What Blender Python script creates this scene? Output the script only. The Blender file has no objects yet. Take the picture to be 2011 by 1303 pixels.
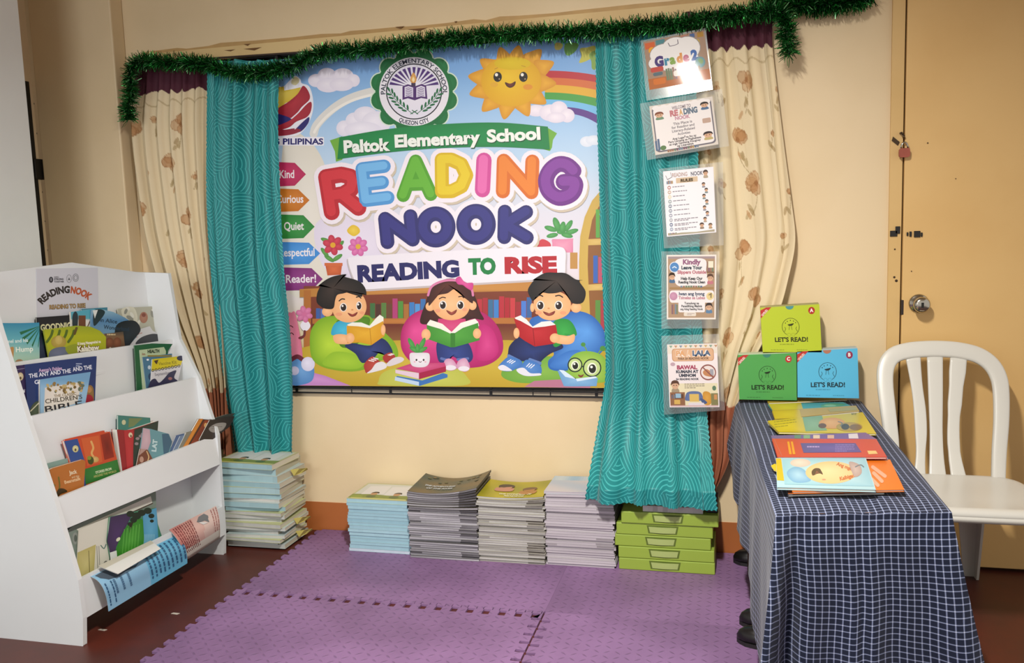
import bpy, bmesh, math, random
import numpy as np
from mathutils import Vector, Matrix
random.seed(7)
S = bpy.context.scene
COL = S.collection
V = Vector
# ------------------------------------------------------------------ camera
W, H, FPX = 2011, 1303, 1717.558
CAM = V((1.20882, -3.39845, 1.29))
FW = V((-0.24724917, 0.96196986, -0.11611135))
RT = V((0.96894917, 0.2451806, -0.03199966))
UP = V((0.00231446, 0.12041789, 0.99272059))
cd = bpy.data.cameras.new('camera'); co = bpy.data.objects.new('camera', cd); COL.objects.link(co)
cd.sensor_width = 36; cd.lens = FPX / W * 36; cd.clip_start = 0.02
M = Matrix.Identity(4)
for i in range(3):
    M[i][0], M[i][1], M[i][2], M[i][3] = RT[i], UP[i], -FW[i], CAM[i]
co.matrix_world = M; S.camera = co
# ------------------------------------------------------------------ light, exposure
S.view_settings.view_transform = 'Standard'; S.view_settings.look = 'None'
S.view_settings.gamma = 1; S.view_settings.use_curve_mapping = False
S.view_settings.exposure = 0.0
wd = bpy.data.worlds.new('world'); S.world = wd; wd.use_nodes = True
wd.node_tree.nodes['Background'].inputs[0].default_value = (1.0, 0.94, 0.87, 1)
wd.node_tree.nodes['Background'].inputs[1].default_value = 0.72
def area(name, loc, target, sx, sy, power, col, spread=180):
    l = bpy.data.lights.new(name, 'AREA'); l.shape = 'RECTANGLE'; l.size = sx; l.size_y = sy
    l.energy = power; l.color = col; l.spread = math.radians(spread)
    o = bpy.data.objects.new(name, l); COL.objects.link(o); o.location = loc
    o.rotation_euler = (V(target) - V(loc)).to_track_quat('-Z', 'Y').to_euler()
    return o
area('ceiling_tube_lamp', (0.98, -2.2, 2.46), (0.65, -1.05, 0.0), 0.07, 0.30, 52, (1.0, 0.955, 0.88), 126)
area('front_fill', (-0.6, -4.6, 1.7), (-1.15, -0.3, 0.85), 1.5, 1.2, 11, (0.90, 0.95, 1.0), 78)  # cool fill light added behind the camera; no window stands there

# ------------------------------------------------------------------ helpers
def lin(h):
    h = h.lstrip('#'); o = []
    for i in (0, 2, 4):
        c = int(h[i:i + 2], 16) / 255
        o.append(c / 12.92 if c <= .04045 else ((c + .055) / 1.055) ** 2.4)
    return (o[0], o[1], o[2], 1.0)
def mixc(a, b, t): return tuple(a[i] * (1 - t) + b[i] * t for i in range(4))
MATS = {}
def mat(hexc, rough=.6, metal=0., spec=.5, noise=0., nscale=30., bump=0., coat=0., name=None):
    k = (hexc, rough, metal, spec, noise, nscale, bump, coat)
    if k in MATS: return MATS[k]
    m = bpy.data.materials.new(name or 'surface_' + hexc.strip('#')); m.use_nodes = True
    nt = m.node_tree; b = nt.nodes['Principled BSDF']
    b.inputs['Base Color'].default_value = lin(hexc); b.inputs['Roughness'].default_value = rough
    b.inputs['Metallic'].default_value = metal; b.inputs['Specular IOR Level'].default_value = spec
    b.inputs['Coat Weight'].default_value = coat
    if noise or bump:
        tc = nt.nodes.new('ShaderNodeTexCoord'); n = nt.nodes.new('ShaderNodeTexNoise')
        n.inputs['Scale'].default_value = nscale; n.inputs['Detail'].default_value = 5
        nt.links.new(tc.outputs['Object'], n.inputs['Vector'])
        if noise:
            mx = nt.nodes.new('ShaderNodeMix'); mx.data_type = 'RGBA'
            c = lin(hexc)
            mx.inputs[6].default_value = tuple(x * (1 - noise) for x in c[:3]) + (1,)
            mx.inputs[7].default_value = tuple(min(1, x * (1 + noise)) for x in c[:3]) + (1,)
            nt.links.new(n.outputs['Fac'], mx.inputs[0]); nt.links.new(mx.outputs[2], b.inputs['Base Color'])
        if bump:
            bp = nt.nodes.new('ShaderNodeBump'); bp.inputs['Strength'].default_value = bump; bp.inputs['Distance'].default_value = .004
            nt.links.new(n.outputs['Fac'], bp.inputs['Height']); nt.links.new(bp.outputs[0], b.inputs['Normal'])
    MATS[k] = m; return m
def vmat(rough, spec=.5, coat=0., weave=0.):
    k = ('v', rough, spec, coat, weave)
    if k in MATS: return MATS[k]
    m = bpy.data.materials.new('printed_surface'); m.use_nodes = True; nt = m.node_tree
    b = nt.nodes['Principled BSDF']; a = nt.nodes.new('ShaderNodeAttribute'); a.attribute_name = 'Col'
    nt.links.new(a.outputs['Color'], b.inputs['Base Color'])
    b.inputs['Roughness'].default_value = rough; b.inputs['Specular IOR Level'].default_value = spec
    b.inputs['Coat Weight'].default_value = coat; b.inputs['Coat Roughness'].default_value = .05
    if weave:
        tc = nt.nodes.new('ShaderNodeTexCoord'); n = nt.nodes.new('ShaderNodeTexNoise'); n.inputs['Scale'].default_value = 220
        bp = nt.nodes.new('ShaderNodeBump'); bp.inputs['Strength'].default_value = weave; bp.inputs['Distance'].default_value = .002
        nt.links.new(tc.outputs['Object'], n.inputs['Vector']); nt.links.new(n.outputs['Fac'], bp.inputs['Height']); nt.links.new(bp.outputs[0], b.inputs['Normal'])
    MATS[k] = m; return m
def ray(x, y): return (FW + RT * ((x - W / 2) / FPX) + UP * ((H / 2 - y) / FPX))
def hit(x, y, o, n):
    d = ray(x, y); n = V(n); return CAM + d * ((V(o) - CAM).dot(n) / d.dot(n))
def hY(x, y, Y): return hit(x, y, (0, Y, 0), (0, 1, 0))
def hX(x, y, X): return hit(x, y, (X, 0, 0), (1, 0, 0))
def hZ(x, y, Z): return hit(x, y, (0, 0, Z), (0, 0, 1))

def tag(o, label=None, cat=None, group=None, kind=None):
    for k, v in (('label', label), ('category', cat), ('group', group), ('kind', kind)):
        if v: o[k] = v
    return o
def thing(name, label, cat, loc, group=None):
    o = bpy.data.objects.new(name, None); COL.objects.link(o); o.location = loc; o.empty_display_size = .05
    return tag(o, label, cat, group)
def wloc(o):
    p = V((0, 0, 0))
    while o: p += V(o.location); o = o.parent
    return p
class MB:
    """collects polygons in world space with a colour per face; build() makes ONE mesh object"""
    def __init__(s): s.v = []; s.f = []; s.c = []; s.uv = None
    def add(s, vs, fs, col='#ffffff'):
        n = len(s.v); s.v += [tuple(q) for q in vs]; c = lin(col) if isinstance(col, str) else col
        for f in fs: s.f.append(tuple(i + n for i in f)); s.c.append([c] * len(f))
        return s
    def box(s, lo, hi, col='#ffffff'):
        (a, b, c), (d, e, f) = lo, hi
        return s.add([(a, b, c), (d, b, c), (d, e, c), (a, e, c), (a, b, f), (d, b, f), (d, e, f), (a, e, f)],
                     [(3, 2, 1, 0), (4, 5, 6, 7), (0, 1, 5, 4), (1, 2, 6, 5), (2, 3, 7, 6), (3, 0, 4, 7)], col)
    def prism(s, pts, vec, col='#ffffff', cs=None):
        n = len(pts); vec = V(vec); vs = [V(p) for p in pts] + [V(p) + vec for p in pts]
        s.add(vs, [tuple(range(n)), tuple(range(2 * n - 1, n - 1, -1))], col)
        s.add(vs, [(i, i + n, (i + 1) % n + n, (i + 1) % n) for i in range(n)], cs or col); return s
    def tube(s, path, r, col='#ffffff', n=10, sx=1., up=(0, 0, 1), cap=True):
        P = [V(p) for p in path]; R = r if hasattr(r, '__len__') else [r] * len(P); vs = []; fs = []
        for i, p in enumerate(P):
            t = (P[min(i + 1, len(P) - 1)] - P[max(i - 1, 0)]).normalized()
            u = V(up); 
            if abs(u.dot(t)) > .97: u = V((0, 1, 0)) if abs(t.y) < .9 else V((1, 0, 0))
            a = t.cross(u).normalized(); b = a.cross(t)
            for k in range(n):
                th = 2 * math.pi * k / n; vs.append(p + a * (math.cos(th) * R[i] * sx) + b * (math.sin(th) * R[i]))
        for i in range(len(P) - 1):
            for k in range(n): fs.append((i * n + k, i * n + (k + 1) % n, (i + 1) * n + (k + 1) % n, (i + 1) * n + k))
        if cap: fs += [tuple(range(n - 1, -1, -1)), tuple(range((len(P) - 1) * n, len(P) * n))]
        return s.add(vs, fs, col)
    def grid(s, fn, nu, nv, col='#ffffff'):
        vs = [fn(i / nu, j / nv) for j in range(nv + 1) for i in range(nu + 1)]
        fs = [(j * (nu + 1) + i, j * (nu + 1) + i + 1, (j + 1) * (nu + 1) + i + 1, (j + 1) * (nu + 1) + i) for j in range(nv) for i in range(nu)]
        return s.add(vs, fs, col)
    def build(s, name, m, parent=None, loc=None, smooth=False, bevel=0., solid=0., fixn=False):
        org = wloc(parent) if parent else V(loc or (0, 0, 0))
        me = bpy.data.meshes.new(name); me.from_pydata([(q[0] - org.x, q[1] - org.y, q[2] - org.z) for q in s.v], [], s.f)
        ca = me.color_attributes.new('Col', 'FLOAT_COLOR', 'CORNER')
        ca.data.foreach_set('color', np.array([x for fc in s.c for q in fc for x in q], dtype=np.float32))
        if s.uv is not None:
            ul = me.uv_layers.new(name='UVMap'); li = np.empty(len(me.loops), dtype=np.int32); me.loops.foreach_get('vertex_index', li)
            ul.data.foreach_set('uv', np.array(s.uv, dtype=np.float32)[li].ravel())
        if fixn:
            bm = bmesh.new(); bm.from_mesh(me); bmesh.ops.recalc_face_normals(bm, faces=bm.faces); bm.to_mesh(me); bm.free()
        me.materials.append(m)
        if smooth: me.polygons.foreach_set('use_smooth', [True] * len(me.polygons))
        me.update(); o = bpy.data.objects.new(name, me); COL.objects.link(o)
        if parent: o.parent = parent
        else: o.location = org
        if bevel:
            b = o.modifiers.new('bevel', 'BEVEL'); b.width = bevel; b.segments = 2; b.limit_method = 'ANGLE'
        if solid:
            b = o.modifiers.new('solid', 'SOLIDIFY'); b.thickness = solid; b.offset = 0
        return o
def struct(name, mb, m, **k): return tag(mb.build(name, m, **k), kind='structure')

# ------------------------------------------------------------------ printed artwork
TXT = {}
def glyphs(s, bold):
    k = (s, bold)
    if k not in TXT:
        cu = bpy.data.curves.new('t', 'FONT'); cu.body = s; cu.size = 1; cu.offset = bold; cu.resolution_u = 3; cu.fill_mode = 'FRONT'
        ob = bpy.data.objects.new('t', cu); COL.objects.link(ob)
        me = ob.evaluated_get(bpy.context.evaluated_depsgraph_get()).to_mesh()
        vs = [(q.co.x, q.co.y) for q in me.vertices]; fs = [tuple(p.vertices) for p in me.polygons]
        bpy.data.objects.remove(ob); bpy.data.curves.remove(cu)
        xs = [q[0] for q in vs] or [0, 1]; TXT[k] = (vs, fs, min(xs), max(xs))
    return TXT[k]
def spline(pts, n=6, closed=True):
    o = []; N = len(pts)
    for i in range(N if closed else N - 1):
        g = (lambda k: pts[k % N]) if closed else (lambda k: pts[max(0, min(N - 1, k))])
        a, b, c, d = g(i - 1), g(i), g(i + 1), g(i + 2)
        for k in range(n):
            t = k / n; t2 = t * t; t3 = t2 * t
            o.append(tuple(.5 * (2 * b[j] + (c[j] - a[j]) * t + (2 * a[j] - 5 * b[j] + 4 * c[j] - d[j]) * t2 + (3 * b[j] - a[j] - 3 * c[j] + d[j]) * t3) for j in range(2)))
    if not closed: o.append(tuple(pts[-1]))
    return o
class Art:
    """flat printed shapes: x right, y down in the frame set by at(); a shape lies a hair above whatever it overlaps"""
    def __init__(s, mb, mapf, nrm, eps=.00006, base=.0003):
        s.mb = mb; s.map = mapf; s.n = V(nrm).normalized(); s.eps = eps; s.h = s.base = base; s.o = (0, 0, 1.); s.bb = []
    def at(s, ox=0, oy=0, sc=1.): s.o = (ox, oy, sc); return s
    def G(s, x, y): return (s.o[0] + x / s.o[2], s.o[1] + y / s.o[2])
    def P(s, x, y): return s.map(*s.G(x, y)) + s.n * s.h
    def up(s, pts):
        g = [s.G(*p) for p in pts]; x0 = min(p[0] for p in g); x1 = max(p[0] for p in g); y0 = min(p[1] for p in g); y1 = max(p[1] for p in g)
        s.h = s.eps + max([q[4] for q in s.bb if q[0] < x1 and q[1] > x0 and q[2] < y1 and q[3] > y0], default=s.base); s.bb.append((x0, x1, y0, y1, s.h))
    def poly(s, pts, col, mid=None, c=None):
        s.up(pts); vs = [s.P(*p) for p in pts]; n = len(vs); b = len(s.mb.v)
        if mid is None:
            s.mb.add(vs, [tuple(range(n))], col)
        else:
            if c is None: c = (sum(p[0] for p in pts) / n, sum(p[1] for p in pts) / n)
            s.mb.add(vs + [s.P(*c)], [], col); ce = lin(col); cm = lin(mid)
            for i in range(n): s.mb.f.append((b + i, b + (i + 1) % n, b + n)); s.mb.c.append([ce, ce, cm])
        return s
    def rect(s, x0, y0, x1, y1, col): return s.poly([(x0, y0), (x1, y0), (x1, y1), (x0, y1)], col)
    outline = None
    def clip(s, pts, y, keep_below):
        o = []
        for i in range(len(pts)):
            a, b = pts[i - 1], pts[i]; ia, ib = (a[1] >= y) == keep_below, (b[1] >= y) == keep_below
            if ia != ib: t = (y - a[1]) / (b[1] - a[1]); o.append((a[0] + (b[0] - a[0]) * t, y))
            if ib: o.append(b)
        return o
    def vgrad(s, x0, x1, stops):
        if s.outline:                    # a printed gradient that ends at the cover's own edge
            st = [(y[0] if isinstance(y, tuple) else y, lin(c)) for y, c in stops]; st = [(st[0][0] - 99, st[0][1])] + st + [(st[-1][0] + 99, st[-1][1])]
            g = [(max(x0, min(x1, q[0])), q[1]) for q in s.outline]; s.up(g)
            for (ya, ca), (yb, cb) in zip(st, st[1:]):
                q = s.clip(s.clip(g, ya, True), yb, False)
                if len(q) > 2:
                    b = len(s.mb.v); s.mb.add([s.P(*k) for k in q], []); s.mb.f.append(tuple(range(b, b + len(q)))); s.mb.c.append([mixc(ca, cb, (k[1] - ya) / (yb - ya)) for k in q])
            return s
        b = len(s.mb.v); yy = [(y if isinstance(y, tuple) else (y, y), c) for y, c in stops]
        pts = [q for (yl, yr), c in yy for q in ((x0, yl), (x1, yr))]; s.up(pts); s.mb.add([s.P(*q) for q in pts], [])
        for i in range(len(yy) - 1):
            a, c = lin(yy[i][1]), lin(yy[i + 1][1]); s.mb.f.append((b + 2 * i, b + 2 * i + 1, b + 2 * i + 3, b + 2 * i + 2)); s.mb.c.append([a, a, c, c])
        return s
    def ell(s, cx, cy, rx, ry, col, mid=None, rot=0, n=22):
        ca, sa = math.cos(rot), math.sin(rot)
        pts = [(cx + rx * math.cos(t) * ca - ry * math.sin(t) * sa, cy + rx * math.cos(t) * sa + ry * math.sin(t) * ca) for t in (2 * math.pi * k / n for k in range(n))]
        return s.poly(pts, col, mid, (cx - rx * .15, cy - ry * .2))
    def ring(s, cx, cy, r, w, col, n=40, ry=None):
        ry = ry or r; vs = []
        for k in range(n):
            t = 2 * math.pi * k / n
            vs += [(cx + (r + w / 2) * math.cos(t), cy + (ry + w / 2) * math.sin(t)), (cx + (r - w / 2) * math.cos(t), cy + (ry - w / 2) * math.sin(t))]
        s.up(vs); s.mb.add([s.P(*q) for q in vs], [(2 * k, (2 * k + 2) % (2 * n), (2 * k + 3) % (2 * n), 2 * k + 1) for k in range(n)], col); return s
    def blob(s, pts, col, mid=None, c=None): return s.poly(spline(pts), col, mid, c)
    def rr(s, x0, y0, x1, y1, r, col, slope=0.):
        pts = []
        for cx, cy, a in ((x1 - r, y1 - r, 0), (x0 + r, y1 - r, 90), (x0 + r, y0 + r, 180), (x1 - r, y0 + r, 270)):
            for k in range(5):
                t = math.radians(a + k * 22.5); x = cx + r * math.cos(t); pts.append((x, cy + r * math.sin(t) + slope * (x - x0)))
        return s.poly(pts, col)
    def stroke(s, pts, w, col, smooth=False, cap=True, joint=False):
        if smooth: pts = spline(pts, 5, False)
        vs = []; r = w / 2; n = len(pts)
        for i, (x, y) in enumerate(pts):
            a = pts[max(0, i - 1)]; b = pts[min(n - 1, i + 1)]; dx, dy = b[0] - a[0], b[1] - a[1]; L = math.hypot(dx, dy) or 1
            k = 1.
            if 0 < i < n - 1:
                d1 = (x - a[0], y - a[1]); l1 = math.hypot(*d1) or 1; k = 1 / max(.5, abs((d1[0] * dx + d1[1] * dy) / (l1 * L)))
            vs += [(x - dy / L * r * k, y + dx / L * r * k), (x + dy / L * r * k, y - dx / L * r * k)]
        s.up(vs)
        if joint:                       # straight segments with round joints, each a hair higher
            for i in range(n - 1):
                (x, y), (x2, y2) = pts[i], pts[i + 1]; L = math.hypot(x2 - x, y2 - y) or 1; ox, oy = -(y2 - y) / L * r, (x2 - x) / L * r
                s.mb.add([s.P(*q) for q in ((x + ox, y + oy), (x2 + ox, y2 + oy), (x2 - ox, y2 - oy), (x - ox, y - oy))], [(0, 1, 2, 3)], col); s.h += s.eps * .2
        else: s.mb.add([s.P(*q) for q in vs], [(2 * i, 2 * i + 2, 2 * i + 3, 2 * i + 1) for i in range(n - 1)], col)
        if cap or joint:
            for x, y in (pts if joint else (pts[0], pts[-1])):
                s.h += s.eps * .2
                s.mb.add([s.P(x + r * math.cos(t), y + r * math.sin(t)) for t in (math.pi * k / 8 for k in range(16))], [tuple(range(16))], col)
            s.bb[-1] = s.bb[-1][:4] + (s.h,)
        return s
    def text(s, t, x, y, size, col, rot=0., bold=.02, width=None, align='l', arc=None, sx=1.):
        """baseline at (x, y); arc=(cx, cy, R, angle at the middle, +1 outward or -1 inward)"""
        vs, fs, x0, x1 = glyphs(t, bold); tw = (x1 - x0) * size * sx
        k = (width / tw if width else 1.) * size * sx
        off = {'l': x0, 'c': (x0 + x1) / 2, 'r': x1}[align]; out = []; ca, sa = math.cos(rot), math.sin(rot)
        for a, b in vs:
            lx, ly = (a - off) * k, b * size
            if arc:
                cx, cy, R, am, d = arc; lx = (a - (x0 + x1) / 2) * k; th = am + d * lx / R; rr = R + d * ly
                out.append((cx + rr * math.cos(th), cy + rr * math.sin(th)))
            else: out.append((x + lx * ca + ly * sa, y + lx * sa - ly * ca))
        s.up(out); s.mb.add([s.P(*q) for q in out], fs, col); return s
    def lines(s, x, y, w, n, dy, col, hgt, rot=0., seed=1):
        """rows of tiny print as word-length dashes"""
        R = random.Random(seed); q = []
        for i in range(n):
            px = 0; lw = w * (1 if i < n - 1 else .6)
            while px < lw * .95:
                L = min(lw - px, w * R.uniform(.06, .17))
                for a, b in ((px, 0), (px + L, 0), (px + L, hgt), (px, hgt)):
                    b = b + i * dy; q.append((x + a * math.cos(rot) - b * math.sin(rot), y + a * math.sin(rot) + b * math.cos(rot)))
                px += L + w * .025
        s.up(q); s.mb.add([s.P(*p) for p in q], [tuple(range(4 * k, 4 * k + 4)) for k in range(len(q) // 4)], col); return s
PXMAP = lambda o, n: (lambda x, y: hit(x, y, o, n))
def facing(n, o):
    n = V(n).normalized(); return n if (CAM - V(o)).dot(n) > 0 else -n
# ================================================================== SETTING
def N_(nt, t, **k):
    n = nt.nodes.new(t)
    for a, b in k.items(): setattr(n, a, b)
    return n
def paint(name, base, dark, rough=.55):
    """painted plaster: soft blotches and a fine roller texture"""
    m = bpy.data.materials.new(name); m.use_nodes = True; nt = m.node_tree; b = nt.nodes['Principled BSDF']
    tc = N_(nt, 'ShaderNodeTexCoord'); n1 = N_(nt, 'ShaderNodeTexNoise'); n1.inputs['Scale'].default_value = 2.2; n1.inputs['Detail'].default_value = 6
    n2 = N_(nt, 'ShaderNodeTexNoise'); n2.inputs['Scale'].default_value = 90; n2.inputs['Detail'].default_value = 3
    r = N_(nt, 'ShaderNodeValToRGB'); r.color_ramp.elements[0].position = .3; r.color_ramp.elements[1].position = .55
    r.color_ramp.elements[0].color = lin(dark); r.color_ramp.elements[1].color = lin(base)
    bp = N_(nt, 'ShaderNodeBump'); bp.inputs['Strength'].default_value = .12; bp.inputs['Distance'].default_value = .002
    L = nt.links.new
    L(tc.outputs['Object'], n1.inputs['Vector']); L(tc.outputs['Object'], n2.inputs['Vector']); L(n1.outputs['Fac'], r.inputs[0])
    L(r.outputs[0], b.inputs['Base Color']); L(n2.outputs['Fac'], bp.inputs['Height']); L(bp.outputs[0], b.inputs['Normal'])
    b.inputs['Roughness'].default_value = rough; return m
WALL = paint('cream_wall_paint', '#e0caa4', '#dac39b'); DOOR = paint('tan_door_paint', '#dcb678', '#d6ae6f', .45); WHITE = paint('white_wall_paint', '#eceeec', '#e6e8e6')
BLACK = mat('#0d0b0a', .5); DARK = mat('#120e0c', .8)
# floor
m = bpy.data.materials.new('red_brown_floor_paint'); m.use_nodes = True; nt = m.node_tree; b = nt.nodes['Principled BSDF']
tc = N_(nt, 'ShaderNodeTexCoord'); n1 = N_(nt, 'ShaderNodeTexNoise'); n1.inputs['Scale'].default_value = 3; n1.inputs['Detail'].default_value = 8; n1.inputs['Roughness'].default_value = .7
r = N_(nt, 'ShaderNodeValToRGB'); r.color_ramp.elements[0].color = lin('#44211b'); r.color_ramp.elements[1].color = lin('#5c2519'); r.color_ramp.elements[0].position = .35; r.color_ramp.elements[1].position = .7
nt.links.new(tc.outputs['Object'], n1.inputs['Vector']); nt.links.new(n1.outputs['Fac'], r.inputs[0]); nt.links.new(r.outputs[0], b.inputs['Base Color']); b.inputs['Roughness'].default_value = .42
FLOOR = m
struct('floor', MB().box((-3, -5, -.1), (4, .3, 0)), FLOOR)
WX0, WX1, WZ0 = -.90, 1.06, .615
zt0, zt1, zt2 = hY(600, 103, 0).z, hY(600, 79, 0).z, hY(600, 71, 0).z
JX0, JX1, DX0 = hY(1747, 300, 0).x, hY(1771, 300, 0).x, hY(1775, 300, 0).x
wb = MB()
wb.box((-3, 0, 0), (WX0, .15, 3)).box((WX1, 0, 0), (JX0, .15, 3)).box((WX0, 0, 0), (WX1, .15, WZ0)).box((WX0, 0, zt0), (WX1, .15, 3))
wb.box((JX0, .03, 0), (3.2, .15, 3)).box((JX0, 0, 2.2), (3.2, .03, 3)).box((DX0 + .9, 0, 0), (3.2, .03, 2.2))
struct('wall_back', wb, WALL)
struct('ceiling', MB().box((-3, -4.2, 2.6), (3.2, 0, 2.7)), paint('ceiling_paint', '#cdbb98', '#c4b08c'))
cb = MB().box((-1.775, -.08, 0), (-1.36, 0, 3)); struct('wall_pillar', cb, WALL, bevel=.006)
# white partition at the far left, beige recess with a steel window behind it
struct('wall_left', MB().box((-2.4, -2.2, 0), (-1.487, -.45, 3)), WHITE)
wr = MB(); XR = -1.79
wr.box((XR - .1, -.45, 0), (XR, -.08, .9)).box((XR - .1, -.45, 2.0), (XR, -.08, 3)).box((XR - .1, -.115, .9), (XR, -.08, 2.0))
struct('wall_recess', wr, WALL)
w2 = thing('window_2', None, None, (XR, -.3, .9)); tag(w2, kind='structure')
MB().box((XR - .09, -.45, .9), (XR - .08, -.1, 2.0), '#8a7a62').build('pane', mat('#a8977a', .3), w2)
g = MB()
p0, p1 = hX(50.5, 152, XR), hX(90, 522, XR)
g.box((XR - .02, p0.y - .018, .9), (XR + .004, p0.y + .012, 2.0))
g.box((XR - .04, p0.y + .05, .9), (XR - .03, p0.y + .058, 1.96))
for k in range(8): g.box((XR - .03, -.44, 1.0 + k * .13), (XR - .022, p0.y + .06, 1.007 + k * .13))
g.box((XR - .04, -.44, 1.985), (XR, -.11, 2.0)); g.build('grille', BLACK, w2)
q = hX(79, 333, XR); MB().box((XR - .02, q.y - .04, q.z - .045), (XR + .01, q.y + .02, q.z + .045)).build('latch', BLACK, w2, bevel=.004)
# main window behind the banner
w1 = thing('window_1', None, None, (0, .02, WZ0)); tag(w1, kind='structure')
MB().box((WX0, .13, WZ0), (WX1, .14, zt0)).build('pane', DARK, w1)  # near-black sheet stands in for the unlit window interior
fr = MB(); fr.box((WX0, -.021, WZ0 + .001), (WX1, .03, WZ0 + .009)).box((WX0, -.02, WZ0 + .03), (WX1, .012, WZ0 + .038)).box((WX0, 0, zt0 - .006), (WX1, .05, zt0))
for x in (588, 771, 967, 1173): X = hY(x, 766, 0).x; fr.box((X - .006, -.024, WZ0 + .002), (X + .006, .02, zt0))
for x in (695, 1049, 1083): X = hY(x, 766, 0).x; fr.box((X - .002, -.0235, WZ0 + .002), (X + .002, .01, WZ0 + .034))
for z in (1.9, 1.98): fr.box((WX0, .03, z), (WX1, .04, z + .008))
fr.build('frame', BLACK, w1)
MB().box((WX0, -.022, WZ0 + .009), (WX1, .12, WZ0 + .030)).build('sill', mat('#a79c87', .7, noise=.15, nscale=20), w1)
X0, X1 = hY(620, 100, .05).x, hY(528, 112, .05).x
MB().box((X1, .05, zt0 - .05), (X0, .06, zt0 - .012)).build('louvre', mat('#6e7b78', .3), w1)
# lintel board with peeling paint
struct('trim_1', MB().box((-1.27, -.016, zt0), (1.36, .0, zt1)), paint('lintel_paint', '#d9bd86', '#c3a068'))
tb = MB(); R_ = random.Random(3); x = -1.27; top = []; 
while x < 1.36: top.append((x, -.010, zt2 + R_.uniform(-.008, .003))); x += R_.uniform(.04, .12)
top.append((1.36, -.010, zt2)); tb.prism([(-1.27, -.010, zt1)] + top + [(1.36, -.010, zt1)], (0, .010, 0)); struct('trim_2', tb, mat('#b8955f', .6, noise=.2, nscale=14), fixn=True)
tb = MB()
for (px, py, l, h) in ((440, 99, 22, 3), (478, 96, 36, 5), (478, 87, 14, 4), (776, 53, 18, 4), (800, 58, 40, 5), (892, 42, 6, 3)):
    a = hY(px, py, -.017); bb = hY(px + l, py - l * .09, -.017); cc = hY(px + l * .6, py - l * .05 + h, -.017); tb.prism([a, bb, cc], (0, .0006, 0))
struct('trim_3', tb, mat('#6e4a26', .8))
# skirting band
bb = MB(); bb.box((-1.36, -.004, 0), (JX0 - .0, 0, .128)); struct('baseboard_back', bb, mat('#a8612f', .5, noise=.12, nscale=6))
# door
d1 = thing('door_1', None, None, (DX0 + .4, -.01, 0)); tag(d1, kind='structure')
MB().box((JX0, -.012, 0), (JX1 + .002, .03, 2.2)).build('jamb', paint('jamb_paint', '#d6b377', '#ceaa6c'), d1, bevel=.002)
MB().box((DX0, -.018, .012), (DX0 + .88, .02, 2.185)).build('panel', DOOR, d1, bevel=.003)
MB().box((JX1 + .002, .005, 0), (DX0, .02, 2.2)).build('gap_shade', DARK, d1)  # near-black strip puts the shade of the door gap into colour
def lathe(mb, c, ax, prof, col='#ffffff', n=28):
    c = V(c); ax = V(ax).normalized(); u = ax.orthogonal().normalized(); w = ax.cross(u); vs = []; fs = []
    for r, h in prof:
        for k in range(n): t = 2 * math.pi * k / n; vs.append(c + ax * h + (u * math.cos(t) + w * math.sin(t)) * r)
    for i in range(len(prof) - 1):
        for k in range(n): fs.append((i * n + k, (i + 1) * n + k, (i + 1) * n + (k + 1) % n, i * n + (k + 1) % n))
    fs.append(tuple(range(n))); fs.append(tuple(range(len(prof) * n - 1, (len(prof) - 1) * n - 1, -1)))
    return mb.add(vs, fs, col)
STEEL = mat('#b9b4aa', .18, 1.0); STEEL2 = mat('#8d8678', .3, 1.0)
kc = hY(1803, 598, -.05); kx, kz = kc.x + .008, kc.z
kn = lathe(MB(), (kx, -.018, kz), (0, -1, 0), [(.034, 0), (.034, .004), (.03, .008), (.014, .012), (.012, .03), (.02, .036), (.0275, .045), (.0285, .056), (.025, .064), (.018, .068), (.001, .068)]).build('doorknob', STEEL, d1, smooth=True, fixn=True)
MB().box((kx - .004, -.0885, kz - .009), (kx + .004, -.0868, kz + .009)).build('keyhole', BLACK, kn)
# old latch hardware left on door and jamb
lt = MB()
for px, py, w, h in ((1755, 459, 14, 11), (1763, 452, 9, 14)):
    a = hY(px - w / 2, py - h / 2, -.014); c = hY(px + w / 2, py + h / 2, -.014); lt.box((a.x, -.017, c.z), (c.x, -.012, a.z))
lt.build('latch_keeper', BLACK, d1, bevel=.001)
lt = MB()
for px, py, w, h in ((1801, 460, 12, 12), (1788, 460, 4, 10), (1782, 460, 3, 7), (1810, 461, 3, 8)):
    a = hY(px - w / 2, py - h / 2, -.02); c = hY(px + w / 2, py + h / 2, -.02); lt.box((a.x, -.024, c.z), (c.x, -.018, a.z))
lt.build('latch_bolt', BLACK, d1, bevel=.001)
lt = MB()
for px, py, r in ((1757, 545, .004), (1761, 552, .005), (1758, 490, .003), (1822, 281, .0025), (1877, 351, .0018), (1790, 533, .002)):
    a = hY(px, py, -.0205); lathe(lt, (a.x, -.0205 if px > 1775 else -.0135, a.z), (0, -1, 0), [(r, 0), (r * .7, .0015)], n=8)
lt.build('nail_hole', mat('#3a2a18', .8), d1)
a = hY(1773, 603, -.02); MB().box((a.x - .006, -.0185, a.z - .03), (a.x + .004, -.012, a.z + .025)).build('strike_plate', mat('#2b211a', .6), d1, bevel=.002)
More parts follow.
